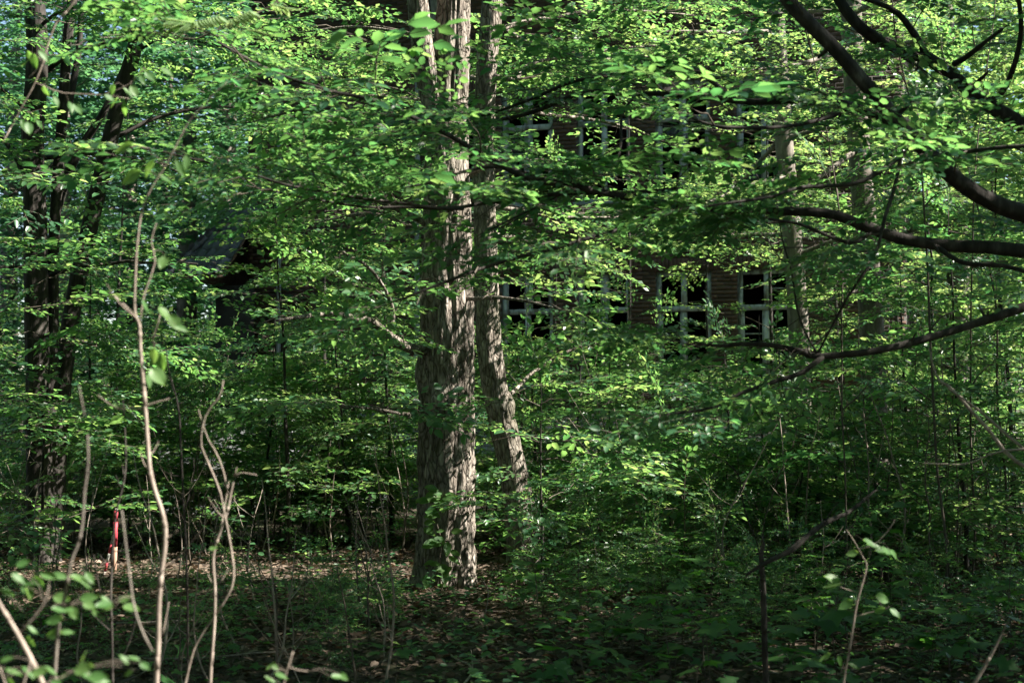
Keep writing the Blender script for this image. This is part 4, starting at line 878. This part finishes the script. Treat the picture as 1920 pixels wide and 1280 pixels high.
scatter(SPL, rand_spots(62, -60, 790, 14.3, 20), "leafy sapling in the sunny undergrowth", "leafy saplings left of the big trunk", "sapling")
scatter(SPL, rand_spots(26, 900, 1250, 13.6, 20), "leafy sapling before the plinth", "leafy saplings before the plinth", "sapling")
scatter(SPL, rand_spots(64, 1200, 1990, 11.5, 20), "leafy sapling in the dark thicket", "leafy saplings in the right thicket", "sapling")
scatter(SPL, rand_spots(14, 430, 1400, 9.6, 12.0), "ankle-high sapling in shade", "saplings around the trunk foot", "sapling", .35, .6)
scatter(SPL, rand_spots(46, 960, 1940, 8.2, 12.5), "low leafy shoot on the dark floor", "low shoots on the right floor", "shoot", .28, .5)
scatter(SPL, rand_spots(30, -20, 900, 8.0, 11.6), "low leafy shoot on the dim floor", "low shoots on the left floor", "shoot", .22, .4)
scatter(BARE, rand_spots(44, -40, 740, 7.2, 12.5), "thin bare stem in the foreground", "bare stems in the left foreground", "bare stem", .55, 1.1, .16)
scatter(BARE, rand_spots(34, 0, 800, 13, 18), "thin bare stem among sunny saplings", "bare stems left of the big trunk", "bare stem", .9, 1.3, .1)
scatter(BARE, rand_spots(36, 1250, 1950, 10.5, 17), "thin upright stem in the thicket", "bare stems in the right thicket", "bare stem", 1.0, 1.7, .08)
scatter(BARE, rand_spots(20, 940, 1300, 15, 21), "thin stem before the plinth", "pale stems before the plinth", "bare stem", .8, 1.2, .08)

# ------------------------------------------------------------------ single leaves as objects
def leaf_mesh(name, width, tint, curl, mat, n=6, serr=0.0):
    V = []; T = []
    for i in range(n + 1):
        u = i / n; w = width * math.sin(math.pi * u ** .8) ** .8 * .5 + (.004 if 0 < i < n else 0); w *= 1 + serr * (i % 2)
        for s in (-1, -.5, 0, .5, 1): V.append([u, s * w, .10 * abs(s) * width - curl * u * u + .012 * math.sin(u * 9) * abs(s)])
        T += [tint + .1, tint, tint + .15, tint, tint + .1]
    q = [[i * 5 + j, (i + 1) * 5 + j, (i + 1) * 5 + j + 1, i * 5 + j + 1] for i in range(n) for j in range(4)]
    me = make_mesh(name, V, [np.array(q)], np.clip(T, 0, 1), True); me.materials.append(M[mat]); return me
LEAFM = [leaf_mesh('leaf', w, t, c, 'leaf_pale') for w, t, c in ((.56, .3, .10), (.50, .5, .22), (.62, .65, .05), (.46, .45, .35))]
PALE = [leaf_mesh('leaflet', w, t, c, 'leaf_bright', 4) for w, t, c in ((.30, .8, .06), (.34, .6, .15))]
def palmate(tint, curl):
    """a five-lobed maple leaf, stalk at the origin"""
    prof = [(-2.6, .30), (-2.25, .52), (-1.9, .34), (-1.2, .80), (-.95, .60), (-.75, .48), (-.25, .62), (0, 1.0), (.25, .62), (.75, .48), (.95, .60), (1.2, .80), (1.9, .34), (2.25, .52), (2.6, .30)]
    V = [[0, 0, 0]] + [[.45 * 0 + r * math.cos(a), r * math.sin(a), -curl * r * r + .05 * math.cos(a * 4.4)] for a, r in prof]
    V = np.array(V) * [.6, .6, .6]; V[:, 0] += .02
    me = make_mesh('leaf', V, [np.array([[0, i, i + 1] for i in range(1, len(prof))])], np.full(len(V), tint), False); me.materials.append(M['leaf_maple']); return me
MAPLE = [palmate(t, c) for t, c in ((.2, .12), (.45, .25), (.7, .05))]
def put_leaf(parent, pos, d, up, size, meshes, name='leaf'):
    R = orient(np.asarray(d, float)[None], np.asarray(up, float)[None])[0]
    o = bpy.data.objects.new(name, meshes[rng.integers(len(meshes))]); COL.objects.link(o); o.parent = parent
    o.matrix_parent_inverse = Matrix.Translation(-parent.location)
    o.matrix_basis = Matrix.Translation(Vector(pos)) @ Matrix(R.tolist()).to_4x4() @ Matrix.Diagonal((size, size, size, 1))
    return o
def plant(name, label, category, stems, leaves=(), d=5.0, mat='twig_pale', meshes=LEAFM, group=None, root_px=None, leaf_at=()):
    """stems: (pixel points, radii); leaves: (px, py, length px, image angle in degrees, depth)"""
    first = pxpath(stems[0][0], d); b = first[0].copy(); b[2] = min(b[2], float(gh(b[0], b[1])))
    t = empty(name, b, label, category, group); stem_pts = []
    for k, (pts, r) in enumerate(stems):
        p = wobble(smooth_path(pxpath(pts, d), step=.035), .004, 9)
        mb = MB(); r = [q * .68 for q in r]; stem_pts.append(p)
        if max(r) > .004: bark_trunk(mb, p[::2], r, 12, .018, .14, .07, 0, rng.random() * 40); mb.tube([p[-1], p[-1] + (p[-1] - p[-2]) * 1.5], [r[-1], r[-1] * .4], 6)
        else: mb.tube(p, r, 7)
        if k == 0:
            for i in range(4, len(p) - 3, max(5, len(p) // 12)):     # bud scars
                mb.tube([p[i], p[i] + (p[i + 1] - p[i]) * .8], float(np.interp(i / len(p), np.linspace(0, 1, len(r)), r)) * 1.07, 8)
        mb.build('stem' if k == 0 else 'side_twig', mat, t, smooth=True)
        if k == 0 and len(p) > 25:
            fine = MB()
            for _ in range(int(len(p) / 6)):
                i = rng.integers(len(p) // 4, len(p) - 2); a_ = rng.random() * 6.28; L_ = rng.uniform(.04, .20)
                v_ = np.array([math.cos(a_) * .8, math.sin(a_) * .5, rng.uniform(.2, .9)]) * L_
                fine.tube(wobble(smooth_path([p[i], p[i] + v_ * .5 + [0, 0, -.01], p[i] + v_], n=6), .006, 12), [.0022, .0008], 5)
            fine.build('fine_twigs', mat, t, smooth=True, kind="stuff")
    allp = np.concatenate(stem_pts); stalks = MB()
    for q in leaves:
        px, py, ln, an = q[:4]; dd = q[4] if len(q) > 4 else d + rng.normal(0, .06)
        a = P(px, py, dd); e = P(px + ln * math.cos(math.radians(an)), py + ln * math.sin(math.radians(an)), dd + rng.normal(0, .25) * ln / F * dd)
        v = e - a; L = np.linalg.norm(v) * .95
        put_leaf(t, a, v, [rng.normal(0, .35), rng.uniform(-1.0, -.2), rng.uniform(.4, 1.0)], L, meshes)
        nb = allp[np.argmin(np.linalg.norm(allp - a, axis=1))]
        if np.linalg.norm(nb - a) < .16: stalks.tube(smooth_path([nb, (nb + a) / 2 + [0, 0, .01], a], n=6), [.0010, .0006], 5)
        else: stalks.tube(smooth_path([a - v * .25 - [0, 0, .02], a - v * .1, a], n=5), [.0010, .0006], 5)
    stalks.build('leaf_stalks', 'twig', t, smooth=True, kind='stuff')
    return t

# --- near bare saplings and twigs at the left
plant('tall_bare_sapling', "tall pale bare sapling with a forked top in the left foreground", "sapling",
      [([(288, 1420), (293, 1280), (297, 1180), (302, 1080), (309, 1008), (300, 950), (283, 892), (275, 800), (266, 700), (262, 630), (257, 600), (240, 580), (222, 562)], [.0125, .0115, .011, .0105, .010, .009, .0085, .008, .006]),
       ([(258, 603), (253, 570), (256, 500), (261, 420), (278, 365), (312, 309), (340, 255), (366, 211), (420, 160), (420, 160), (455, 120)], [.006, .0042, .003, .0022, .0014]),
       ([(262, 610), (270, 550), (290, 490), (283, 455), (292, 420)], [.004, .0025]), ([(272, 765), (240, 768), (215, 765), (198, 752), (184, 741)], [.004, .002]), ([(271, 762), (290, 754), (316, 748)], [.004, .002]),
       ([(305, 1190), (311, 1160), (316, 1130)], [.004, .002]), ([(308, 1012), (318, 1006), (327, 998)], [.006, .003]), ([(285, 640), (295, 610), (300, 590)], [.003, .002])],
      [(290, 652, 34, 95), (300, 660, 40, 80), (283, 690, 45, 50), (268, 560, 30, 70), (300, 575, 30, 60), (318, 590, 38, 55), (330, 610, 26, 20), (275, 700, 30, 70), (310, 480, 28, 110), (335, 280, 36, 200), (350, 290, 30, 90), (290, 300, 40, 130), (265, 320, 50, 150), (330, 300, 34, 60), (250, 270, 42, 160), (300, 330, 26, 30), (230, 765, 24, 200)], 4.3)
plant('crossing_bare_twigs', "two thin pale bare stems crossing in an X right of the tall bare sapling", "sapling",
      [([(388, 1420), (394, 1280), (400, 1180), (403, 1110), (400, 1042), (412, 1000), (424, 962), (433, 925), (441, 892)], [.008, .0075, .007, .0065, .005]),
       ([(345, 1000 + 290), (362, 1220), (380, 1185), (397, 1162)], [.006, .004]), ([(405, 1150), (425, 1120), (436, 1095), (438, 1060), (428, 1000), (420, 960), (412, 920), (398, 885), (385, 855), (378, 835), (380, 800), (390, 768), (412, 740), (418, 715)], [.005, .005, .004, .003]),
       ([(441, 892), (455, 885), (482, 889)], [.003, .002]), ([(430, 935), (420, 890), (405, 850), (388, 820), (372, 770)], [.004, .002])],
      [(392, 1030, 20, -20), (400, 1028, 18, -60), (440, 890, 16, -60)], 4.7)
plant('leaning_thick_twig', "thick pale bare branch leaning out of the bottom left corner", "branch", [([(130, 1420), (100, 1330), (80, 1285), (62, 1245), (40, 1205), (22, 1170), (2, 1138), (-30, 1080)], [.010, .0095, .009, .007, .005]), ([(32, 1190), (60, 1160), (82, 1130), (92, 1100)], [.003, .002])], (), 3.3)
plant('blurred_curved_stem', "soft grey stem curving upward in the left foreground behind broad leaves", "sapling",
      [([(100, 1400), (104, 1260), (108, 1200), (112, 1150), (122, 1110), (128, 1070), (136, 1040), (150, 1005), (155, 960), (158, 900), (166, 850), (160, 780)], [.007, .0065, .006, .005, .004]),
       ([(285, 1220), (265, 1180), (250, 1130), (243, 1080), (235, 1020), (228, 960)], [.005, .004, .003]), ([(126, 1135), (100, 1133), (78, 1135), (60, 1160), (42, 1180)], [.0025, .002])],
      # broad leaves
      [(20, 1075, 34, 30), (45, 1090, 34, 60), (60, 1080, 30, 40), (50, 1100, 28, 75), (0, 1105, 30, 20), (30, 1060, 30, -20), (75, 1075, 34, 10), (95, 1078, 34, 0), (130, 1080, 40, 15), (150, 1090, 30, 25), (160, 1072, 28, 50), (100, 1118, 34, 10), (150, 1122, 36, -10), (155, 1130, 28, 20), (188, 1118, 30, 30), (210, 1130, 36, 170), (222, 1126, 34, -15), (230, 1136, 36, 12), (215, 1135, 25, 160), (130, 1135, 30, 60), (95, 1140, 34, 10), (120, 1160, 38, 175), (118, 1187, 34, 176), (112, 1185, 28, -8), (46, 1175, 30, 15), (48, 1190, 30, 60), (140, 1145, 26, 200), (175, 1140, 16, 70)], 3.6, mat='bark_grey')
plant('broad_leaved_bush', "broad-leaved seedling bush low in the bottom left corner", "bush",
      [([(20, 1380), (40, 1300), (60, 1240)], [.004, .003]), ([(40, 1300), (110, 1270), (150, 1255)], [.003, .002]), ([(30, 1340), (10, 1280), (0, 1250)], [.003, .002])],
      [(140, 1258, 40, -15), (150, 1250, 34, -70), (150, 1262, 36, 15), (130, 1262, 34, 160), (165, 1270, 40, -5), (10, 1255, 34, 10), (40, 1250, 34, 40), (60, 1262, 34, -10), (15, 1270, 30, 70), (80, 1250, 30, 15), (0, 1240, 26, -30), (240, 1245, 26, -120), (262, 1238, 26, -150), (262, 1242, 24, 30), (250, 1255, 22, 150), (95, 1275, 30, 30), (175, 1280, 36, -12)], 3.2)
plant('dark_leaning_stems', "pair of thin dark stems rising between the curved grey stem and the tall bare sapling", "sapling",
      [([(208, 1400), (211, 1280), (209, 1180), (208, 1100), (213, 1000), (219, 955), (232, 905), (236, 860), (232, 780)], [.007, .0065, .006, .004]), ([(208, 1200), (196, 1140), (184, 1090), (176, 1040)], [.005, .003]), ([(212, 1260), (240, 1210), (255, 1160)], [.004, .002])], (), 5.2, mat='bark_dark')
plant('dark_upright_stem', "thin dark upright stem behind the crossing pale stems", "sapling", [([(352, 1300), (352, 1150), (350, 1060), (345, 960), (340, 860), (335, 770), (318, 700), (310, 650)], [.008, .007, .006, .003]), ([(345, 960), (362, 900), (364, 860)], [.004, .003])], (), 6.2, mat='bark_dark')
plant('forked_ground_twig', "small pale forked twig with leaves at the bottom edge left of centre", "twig",
      [([(525, 1330), (532, 1280), (540, 1250), (545, 1232), (548, 1222)], [.0042, .004, .003]), ([(541, 1250), (560, 1256), (578, 1258)], [.003, .002])], [(500, 1255, 22, -40), (495, 1268, 26, 20), (515, 1262, 26, 10), (508, 1245, 20, 30), (620, 1268, 26, -10), (635, 1262, 24, 30)], 3.8)
plant('pale_forked_stick', "small pale Y-shaped stick standing before the foot of the big trunk", "twig", [([(908, 1160), (912, 1135), (918, 1115), (912, 1100), (906, 1090)], [.006, .005, .003]), ([(918, 1115), (930, 1098), (945, 1080)], [.005, .003])], (), 9.6)
plant('top_left_leafy_twig', "sunlit twig of large leaves hanging into the top left", "twig",
      [([(160, -60), (141, 0), (120, 28), (100, 52), (85, 105), (66, 155), (44, 195), (20, 240)], [.006, .005, .003]), ([(85, 105), (70, 130), (55, 145)], [.003, .002]), ([(66, 155), (90, 165), (120, 175), (190, 178), (240, 185)], [.003, .002]), ([(190, 178), (240, 160), (270, 130)], [.002, .0015])],
      [(50, 95, 30, 60), (62, 100, 32, 80), (72, 95, 28, 40), (60, 108, 28, 140), (40, 225, 26, 60), (52, 228, 26, 80), (66, 225, 24, 40), (230, 165, 30, 40), (245, 160, 28, 60), (215, 158, 26, 110), (195, 178, 26, 30), (235, 190, 30, 100), (222, 185, 26, 130), (262, 140, 24, 60), (272, 135, 28, 40), (300, 128, 30, 25), (128, 190, 26, 70), (138, 195, 26, 50), (100, 180, 24, 60), (80, 160, 24, 70)], 5.0)
t = plant('pinnate_leaf_spray', "bright pale spray of feathery leaflets near the top left", "twig", [([(560, -60), (520, 0), (470, 30), (420, 52), (372, 62)], [.005, .004, .002]), ([(372, 62), (350, 45), (320, 38), (300, 42)], [.002, .001]), ([(372, 62), (385, 42), (410, 32)], [.002, .001]), ([(430, 50), (460, 50), (495, 68)], [.002, .001]), ([(500, 14), (525, 5), (545, 20)], [.002, .001])], (), 5.6)
for (x0, y0, x1, y1, n, ln, a0) in ((300, 50, 372, 52, 10, 38, 165), (318, 38, 372, 46, 9, 32, 175), (360, 42, 412, 30, 10, 30, 80), (425, 40, 470, 20, 9, 30, 70), (430, 50, 490, 66, 10, 32, 25), (505, 8, 540, 18, 7, 28, 40)):
    for i in range(n):
        u = (i + .5) / n; px = x0 + (x1 - x0) * u; py = y0 + (y1 - y0) * u
        for sgn in (-1, 1):
            an = math.radians(a0 + sgn * 28 + rng.normal(0, 6)); a = P(px, py, 5.6); e = P(px + ln * math.cos(an), py + ln * .6 * math.sin(an), 5.6 + sgn * .03)
            put_leaf(t, a, e - a, [0, -.35, 1], np.linalg.norm(e - a), PALE, 'leaflet')

# --- right foreground
plant('sunlit_seedling', "thin sapling with bright sunlit leaves in the dark right foreground", "sapling",
      [([(1575, 1330), (1585, 1260), (1593, 1215), (1602, 1160), (1612, 1110), (1626, 1068), (1618, 1045), (1608, 1025), (1596, 1006)], [.006, .0055, .005, .004, .0025]), ([(1612, 1028), (1640, 1020), (1668, 990), (1678, 975)], [.003, .002]), ([(1605, 1155), (1640, 1145), (1665, 1138)], [.0025, .0015]), ([(1608, 1110), (1590, 1105), (1575, 1100)], [.0025, .0015])],
      [(1618, 1012, 34, 25), (1625, 1020, 30, 10), (1640, 1032, 44, 5), (1650, 1025, 34, 30), (1610, 1035, 26, 170), (1668, 1030, 26, 40), (1668, 1140, 30, 40), (1660, 1140, 24, 160), (1580, 1095, 40, 170), (1600, 1125, 34, 150), (1640, 1118, 34, 10), (1575, 1090, 34, 200), (1570, 1228, 26, 60), (1560, 1225, 28, 150), (1590, 1245, 26, 10)], 5.4)
plant('broken_post_stem', "dark upright broken stem with a brown branch lying across its top in the right foreground", "dead tree", [([(1437, 1420), (1436, 1280), (1433, 1180), (1430, 1090), (1427, 1040), (1431, 1022), (1428, 1008)], [.021, .020, .019, .017, .012, .003]), ([(1398, 1078, 6.55), (1440, 1052, 6.56), (1490, 1026, 6.6), (1540, 985, 6.7), (1592, 958, 6.8), (1636, 924, 6.9), (1652, 919, 6.95)], [.008, .016, .019, .017, .015, .011, .003]), ([(1545, 985, 6.7), (1560, 955, 6.7), (1580, 930, 6.72)], [.006, .003]), ([(1440, 1140), (1470, 1145), (1495, 1170)], [.004, .002])], (), 6.6, mat='bark_dark')
plant('white_sunlit_stick', "bright white bare stick in the bottom right corner", "twig", [([(1790, 1330), (1825, 1285), (1850, 1245), (1866, 1215), (1880, 1185)], [.0095, .009, .008, .004])], (), 5.0)
plant('thin_dark_sapling', "thin dark forked sapling left of the broken stem", "sapling", [([(1432, 1090), (1420, 1020), (1400, 970), (1390, 920), (1385, 890), (1360, 865), (1335, 850)], [.006, .005, .003]), ([(1385, 890), (1384, 860), (1383, 840)], [.003, .002])], (), 7.4, mat='bark_dark')
# tall dark thin stems standing at the right
for k, (x0, x1, d, r, where) in enumerate(((1765, 1740, 10.5, .011, "nearest the pale dead branch"), (1810, 1835, 12.0, .010, "second from the right edge"), (1880, 1850, 13.0, .013, "beside the right edge"), (1600, 1570, 11.0, .008, "left of the straight sunlit trunk"))):
    b = base_at(x0, d); t = empty('tall_thin_stem', b, "tall thin dark stem " + where, "sapling", "tall thin stems at the right")
    p = wobble(smooth_path([b - [0, 0, .1], b + [(x1 - x0) / F * d * .3, 0, 1.3], b + [(x1 - x0) / F * d, .1, 3.2], b + [(x1 - x0) / F * d * 3.5, .3, 5.2]], step=.1), .07, 1.3)
    mb = MB(); mb.tube(p, [r, r * .8, r * .4], 8); mb.build('stem', 'twig', t, smooth=True)
    f = Foliage('fine'); f.along(p[int(len(p) * .3):], 9, .6, scale=.9); f.build(t, 'leaf', tshift=-.1)

# --- climber on the foot of the big trunk
c = empty('climbing_plant', P(822, 1090, 11.85), "leafy climber hanging on the front of the big trunk's foot", "climber")
cp = wobble(smooth_path([P(826, 1110, 11.85), P(822, 1060, 11.86), P(826, 1010, 11.88), P(814, 960, 11.9), P(820, 920, 11.92)], step=.04), .01, 6); mb = MB(); mb.tube(cp, [.008, .004], 6); mb.build('stem', 'twig', c, smooth=True)
for k in range(42):
    q = cp[rng.integers(len(cp))]; a = rng.uniform(-.6, 3.7); v = np.array([math.cos(a), -.5, -abs(math.sin(a)) * .8 + .2]); put_leaf(c, q + rng.normal(0, .03, 3) * [2.0, .5, 1], v, [rng.normal(0, .3), -1, .7], rng.uniform(.07, .13), LEAFM)

# --- maple seedlings on the dark floor
def seedling(k):
    g = np.random.default_rng(1200 + k); root = bpy.data.objects.new('maple_seedling', None); COL.objects.link(root); h = g.uniform(.16, .42)
    mb = MB(); top = np.array([g.normal(0, .03), g.normal(0, .03), h]); mb.tube(smooth_path([[0, 0, -.03], top * [.5, .2, .55], top], n=6), [.003, .002], 5)
    a = g.random() * 6
    n = int(g.integers(4, 7)); tips = []
    for i in range(n):
        a += 6.28 / n + g.normal(0, .25); L = g.uniform(.05, .13); e = top * [1, 1, g.uniform(.7, 1.0)] + np.array([math.cos(a) * L, math.sin(a) * L, .03]); mb.tube([top * [1, 1, .9], (top + e) / 2 + [0, 0, .012], e], .0014, 4); tips.append((e, a))
    mb.build('stem', 'twig', root, smooth=True)
    for e, a in tips: put_leaf(root, e, [math.cos(a), math.sin(a), g.normal(-.15, .12)], [g.normal(0, .2), g.normal(-.15, .2), 1], g.uniform(.10, .19), MAPLE)
    return root
SD = [seedling(k) for k in range(8)]
scatter(SD, rand_spots(110, 1120, 1930, 6.8, 11.5), "maple seedling on the dark floor", "maple seedlings at the right", "seedling", .8, 1.35)
scatter(SD, rand_spots(30, 830, 1300, 7.2, 12), "maple seedling on the shaded floor", "maple seedlings right of the big trunk", "seedling", .7, 1.3)
scatter(SD, rand_spots(24, 0, 780, 6.6, 11), "maple seedling on the leafy floor", "maple seedlings left of the big trunk", "seedling", .5, .9)
# low green ground cover nobody could count
g = np.random.default_rng(77); n = 22000; d = np.sqrt(g.uniform(7 ** 2, 19 ** 2, n)); x = g.uniform(-.42, .42, n) * d
cl = vnoise(x * .9 + 3, d * .9, 7.7); lane = (x < -.55) & (d > 12.1) & (d < 14.2); ok = (cl > np.where(x > .3, .34, .55)) & ~(lane & (g.random(n) < .8)); d, x = d[ok], x[ok]; n = len(d)
a = g.uniform(0, 6.28, n); hgt = g.uniform(.03, .30, n) * (.4 + 1.2 * np.clip(cl[ok] - .4, 0, .5))
V, Q, k_ = place_leaves(np.stack([x, d, gh(x, d) + hgt], 1), np.stack([np.cos(a), np.sin(a), g.normal(0, .2, n)], 1), np.array([0, -.1, 1.]) + g.normal(0, .3, (n, 3)), g.uniform(.028, .075, n))
link('ground_cover', make_mesh('ground_cover', V, [Q], np.repeat(np.clip(g.normal(.4, .25, n), 0, 1), k_)), 'leaf', kind="stuff", label="low green herbs covering the forest floor", category="ground cover")
# fallen sticks on the floor
for k in range(34):
    px, d = rng.uniform(0, 1900), rng.uniform(6.8, 13); b = base_at(px, d); a = rng.random() * 3.14; L = rng.uniform(.3, 1.1)
    v = np.array([math.cos(a), math.sin(a), 0]) * L; m = b + v * .5 + np.array([rng.normal(0, .06), rng.normal(0, .06), .05]); e = b + v
    m[2] = float(gh(m[0], m[1])) + .03; e[2] = float(gh(e[0], e[1])) + .035; s = b + [0, 0, .02]
    mb = MB(); r = rng.uniform(.004, .012); mb.tube(wobble(smooth_path([s, m, e], n=10), .012, 6), [r, r * .5], 6)
    mb.tube(smooth_path([m, m + v * .2 + [rng.normal(0, .1), rng.normal(0, .1), .06]], n=4), [r * .5, r * .2], 5)
    side = "in the left half" if px < 800 else "in the dark right half"
    mb.build('fallen_stick', 'twig_pale' if k % 3 == 0 else 'twig', None, smooth=True, label="fallen stick on the forest floor " + side, category="stick", group="fallen sticks " + side)

# ================================================================== stakes, post, mossy log
d = 13.2; b = base_at(219, d); t = empty('survey_stake', b, "upright wooden survey stake with a red painted top", "stake")
lean = np.array([.02, 0, 1.0]); H = float(P(219, 956, d)[2] - b[2]); sx, sy = np.array([.036, 0, 0]), np.array([0, .026, 0])
mb = MB(); mb.box(b - [.022, .015, .1], sx, sy, lean * (H * .42 + .1)); mb.build('stake_shaft', 'raw_wood', t)
mb = MB(); z1 = H * .42; mb.box(b + lean * z1 - [.0235, .0165, 0], sx * 1.06, sy * 1.1, lean * (H * .40)); mb.box(b + lean * (H * .845) - [.021, .016, 0], sx * .95, sy * 1.1, lean * H * .155); mb.build('red_top', 'red_paint', t)
mb = MB(); mb.box(b + lean * (H * .82) - [.018, .014, 0], sx * .8, sy * .9, lean * H * .025); mb.build('notch', 'raw_wood', t)
mb = MB(); mb.box(b + lean * (H * 1.0) - [.019, .014, 0], sx * .85, sy * .95, lean * .02); mb.build('stake_head', 'white_paint', t)
d = 13.0; p0, p1 = P(193, 1088, d), P(212, 1003, d); t = empty('striped_stake', p0, "leaning stake banded red and white beside the red-topped stake", "stake"); v = p1 - p0
for k in range(5):
    mb = MB(); q = p0 + v * (k / 5); mb.tube([q + v * .001 * k, q + v * .1, q + v * .2], .0135 - .0008 * k, 10); mb.build('red_band' if k % 2 else 'white_band', 'red_paint' if k % 2 else 'white_paint', t, smooth=True)
b = base_at(1192, 21.5); H = float(P(1192, 764, 21.5)[2] - b[2]); t = empty('old_timber_post', b, "old brown timber post standing before the whitewashed plinth", "post")
mb = MB(); bark_trunk(mb, [b - [0, 0, .1], b + [.01, 0, H * .5], b + [-.02, 0, H]], [.075, .07, .066], 20, .05, .08, .05, 0, 44.); mb.tube([b + [-.02, 0, H - .01], b + [-.02, 0, H + .012]], [.064, .05], 12); mb.build('post', 'old_wood', t, smooth=True)
b = base_at(580, 17.6); t = empty('mossy_broken_stump', b, "yellow mossy broken stump below the grey wall", "stump"); H = float(P(585, 968, 17.6)[2] - b[2])
mb = MB(); bark_trunk(mb, [b - [0, 0, .1], b + [.02, 0, H * .6], b + [.05, 0, H]], [.10, .085, .07], 22, .04, .18, .10, .3, 48.); mb.build('stump_body', 'bark', t, smooth=True)
mb = MB(); bark_trunk(mb, [b + [-.16, 0, H - .05], b + [.0, 0, H + .02], b + [.20, -.02, H - .03]], [.03, .075, .03], 16, .04, .15, .1, 0, 50.); mb.build('moss_cap', 'moss', t, smooth=True)
print("leaves", LEAVES)
